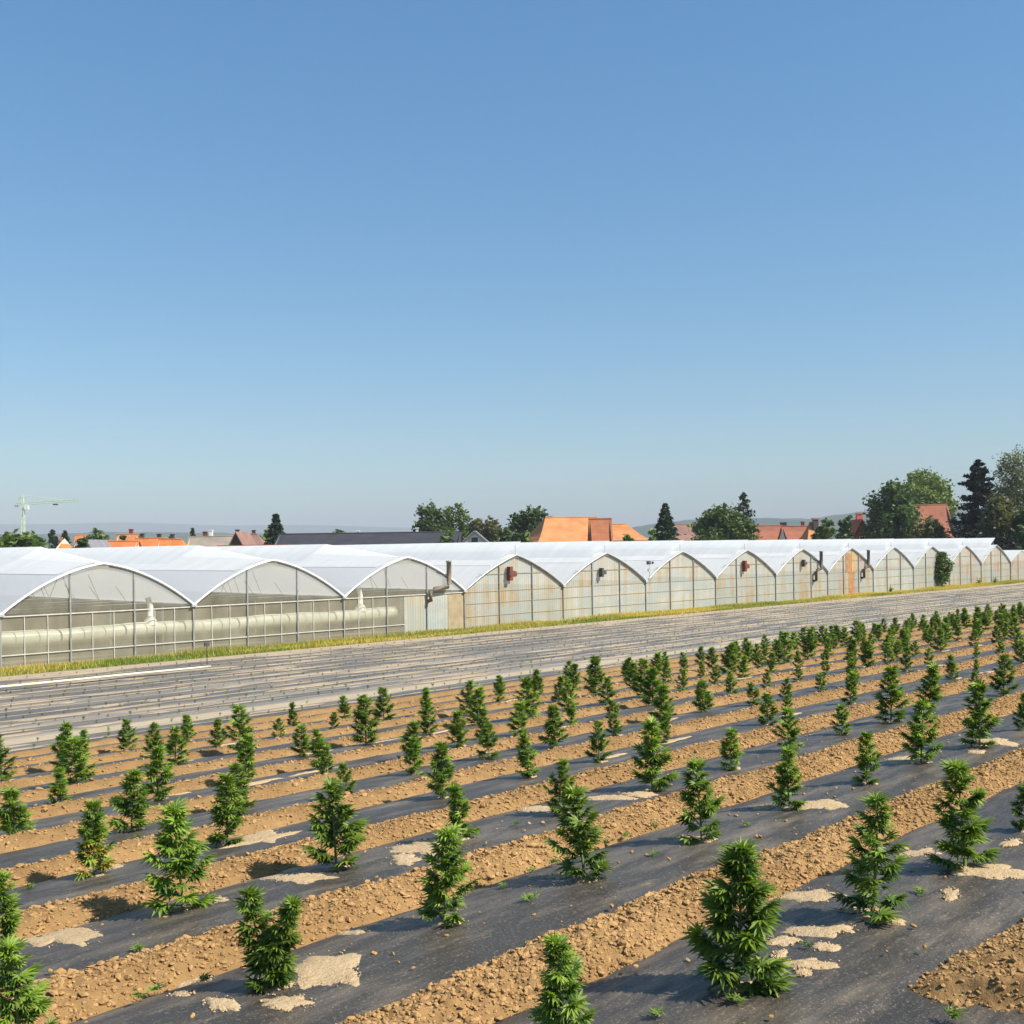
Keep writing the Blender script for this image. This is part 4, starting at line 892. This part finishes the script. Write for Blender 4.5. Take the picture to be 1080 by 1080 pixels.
H_(484, 517, 561.5, 138, 'r_grey', 'small white house whose grey-roofed gable peeps above the greenhouse', gable=True, wall='plaster', depth=10, eave=5.3)
H_(566, 645, 544.5, 172, 'r_orange2', 'big barn-like house with a tall orange hipped roof', hip=(3.2, 0), yaw=.28, depth=13, eave=5.9, wall='plaster_grey', name='farmhouse')
H_(638, 684, 552, 180, 'r_orange2', 'lower orange-roofed annex right of the big orange roof', hip=(0, 3), depth=10, eave=6.3, wall='plaster')
H_(624, 645, 546.5, 166, 'r_dorange', 'darker orange roofed wing in front of the right end of the big orange roof', depth=6, eave=5.5, win=False)
H_(709, 742, 552.5, 195, 'r_brown', 'pinkish brown roof between the pointed conifer and the round tree', depth=12, eave=5.5)
H_(796, 836, 554, 205, 'r_red', 'long red roof left of the leafy tree, nearer the round tree', depth=9, eave=5.5, chim=((.92, .5, .8, 'rust'),))
H_(832, 862, 554.5, 195, 'r_red', 'red roof just left of the house with the tall black chimney', depth=9, eave=5.2, chim=((.1, .6, .6, 'iron'), (.75, .7, .5, 'rust')))
hh = H_(852, 879, 550.5, 190, 'r_orange2', 'orange-red house with a tall black chimney stack with red cap', depth=9, hip=(1.5, 1.5))
c = MB(); c.box(-.35, 3.2, 7.5, .55, 4.1, 9.3); c.build('chimney', M['iron'], hh); c = MB(); c.box(-.45, 3.1, 9.3, .65, 4.2, 9.6); c.build('chimney_cap', M['redcap'], hh)
H_(896, 922, 549, 200, 'r_rust', 'dark red house front at the left foot of the big dark tree', gable=True, wall='r_rust', depth=9, chim=((.7, 1.3, 1.0, 'redcap'),))
H_(966, 1013, 531, 205, 'r_red', 'tall red-brown roof between the big dark tree and the black spruce', depth=14, eave=4.8)
# slender green tower crane far off on the left
s, d, zt = wpt(24, 531.5, 320); t = thing('tower_crane', 'pale green tower crane far off above the trees on the left', 'crane', (s, d, 0), -TH)
def lattice(p, q, w, n, r):
    mb = MB(); p = np.array(p, float); q = np.array(q, float); ax = (q-p)/np.linalg.norm(q-p)
    a = np.array((0, 1, 0)) if abs(ax[1]) < .9 else np.array((1, 0, 0)); b = np.cross(ax, a)
    cs = [p+w*(i*a+j*b) for i, j in ((-1, -1), (1, -1), (1, 1), (-1, 1))]
    for c0 in cs: mb.tube([c0, c0+(q-p)], r, 4)
    for k in range(n):
        for i in range(4):
            u, v = k/n, (k+1)/n; mb.tube([cs[i]+(q-p)*u, cs[(i+1) % 4]+(q-p)*v], r*.6, 3)
    return mb
lattice((0, 0, 0), (0, 0, zt-1), .36, 10, .08).build('mast', M['crane'], t)
lattice((-1, 0, zt), (16.5, 0, zt+.8), .28, 12, .06).build('jib', M['crane'], t)
lattice((-1, 0, zt), (-2.2, 0, zt+.1), .3, 3, .08).build('counter_jib', M['crane'], t)
lattice((0, 0, zt), (0, 0, zt+2.6), .25, 3, .07).build('tower_top', M['crane'], t)
mb = MB(); mb.box(.6, -.6, zt-1.6, 1.8, .6, zt-.4); mb.build('cab', M['white'], t)
mb = MB(); mb.box(-2.2, -.4, zt-.9, -1.5, .4, zt-.25); mb.build('counterweight', M['concrete'], t)
mb = MB(); mb.tube([(0, 0, zt+2.6), (12, 0, zt+.9)], .06, 4); mb.tube([(0, 0, zt+2.6), (-2, 0, zt+.4)], .06, 4); mb.build('tie_rod', M['crane'], t)
mb = MB(); mb.box(9.0, -.4, zt-.5, 10.2, .4, zt-.1); mb.build('trolley', M['iron'], t)

# ------------------------------------------------------------------ hills
k = NM('hill_forest'); co = k.coord(); f = k.noise(co, .006, 5); M['hill'] = k.done(k.bsdf(k.ramp(f, [(.35, (.02, .045, .025)), (.65, (.05, .08, .035))]), 1, .05))
def hills(name, pts, Y, wid, label, rough, mat):
    xs = np.array([p[0] for p in pts], float); zs = np.array([wpt(p[0], p[1], Y)[2] for p in pts])
    X = np.linspace(xs[0], xs[-1], 240); Zt = np.interp(X, xs, zs); Zt = np.convolve(np.pad(Zt, 6, 'edge'), np.ones(13)/13, 'valid')
    V = []; m = 15
    prof_ = [0]+[sin(pi*q/(m-1))**1.3 for q in range(1, m-1)]+[0]
    for q in range(m):
        for i, x in enumerate(X):
            yy = Y+(q-(m-1)/2)*wid/(m-1)*2; s, d, _ = wpt(x, 560, yy)
            z = Zt[i]*prof_[q]+(rough*float(fbm(np.array([x*.09]), np.array([q*.7]), 4, 5)[0])*Zt[i] if 0 < q < m-1 else -3)
            V.append((s, d, z))
    n = len(X); F = [(q*n+i, q*n+i+1, (q+1)*n+i+1, (q+1)*n+i) for q in range(m-1) for i in range(n-1)]
    tag(mesh(name, V, F, mat, smooth=True), label, 'hills', kind='structure')
hills('hills', [(-250, 570), (-60, 566), (60, 563), (120, 561), (220, 562), (330, 564), (420, 561), (470, 560), (560, 564), (640, 561), (668, 556), (692, 549.5), (705, 553), (735, 547.5), (760, 545.5), (795, 545), (822, 548), (840, 550.5), (862, 546.5), (900, 541), (925, 538), (980, 536), (1100, 535), (1300, 540)], 3600, 900, 'wooded blue hills along the horizon', .06, M['hill'])
hills('mountains', [(-400, 556), (-100, 552), (60, 553), (140, 550), (230, 555), (330, 553), (420, 557), (500, 555), (580, 558), (680, 558), (800, 560), (1000, 560), (1200, 556), (1400, 560)], 9000, 1300, 'pale far mountain range on the left horizon', .02, M['hill'])

# ------------------------------------------------------------------ air
HZ = NM('haze_air'); v = HZ.n('VolumePrincipled'); v.inputs['Density'].default_value = HAZE
v.inputs['Color'].default_value = (.60, .645, .72, 1); v.inputs['Anisotropy'].default_value = -.1
HZ.l(v.outputs[0], HZ.out.inputs['Volume'])
mb = MB(); cx, cy, _ = wpt(540, 560, 9000)
hz = mb; mb.box(-12000, -150, -6, 12000, 12500, 262); h = mb.build('haze', HZ.m); tag(h, 'thin summer haze over the land', 'haze', kind='stuff')
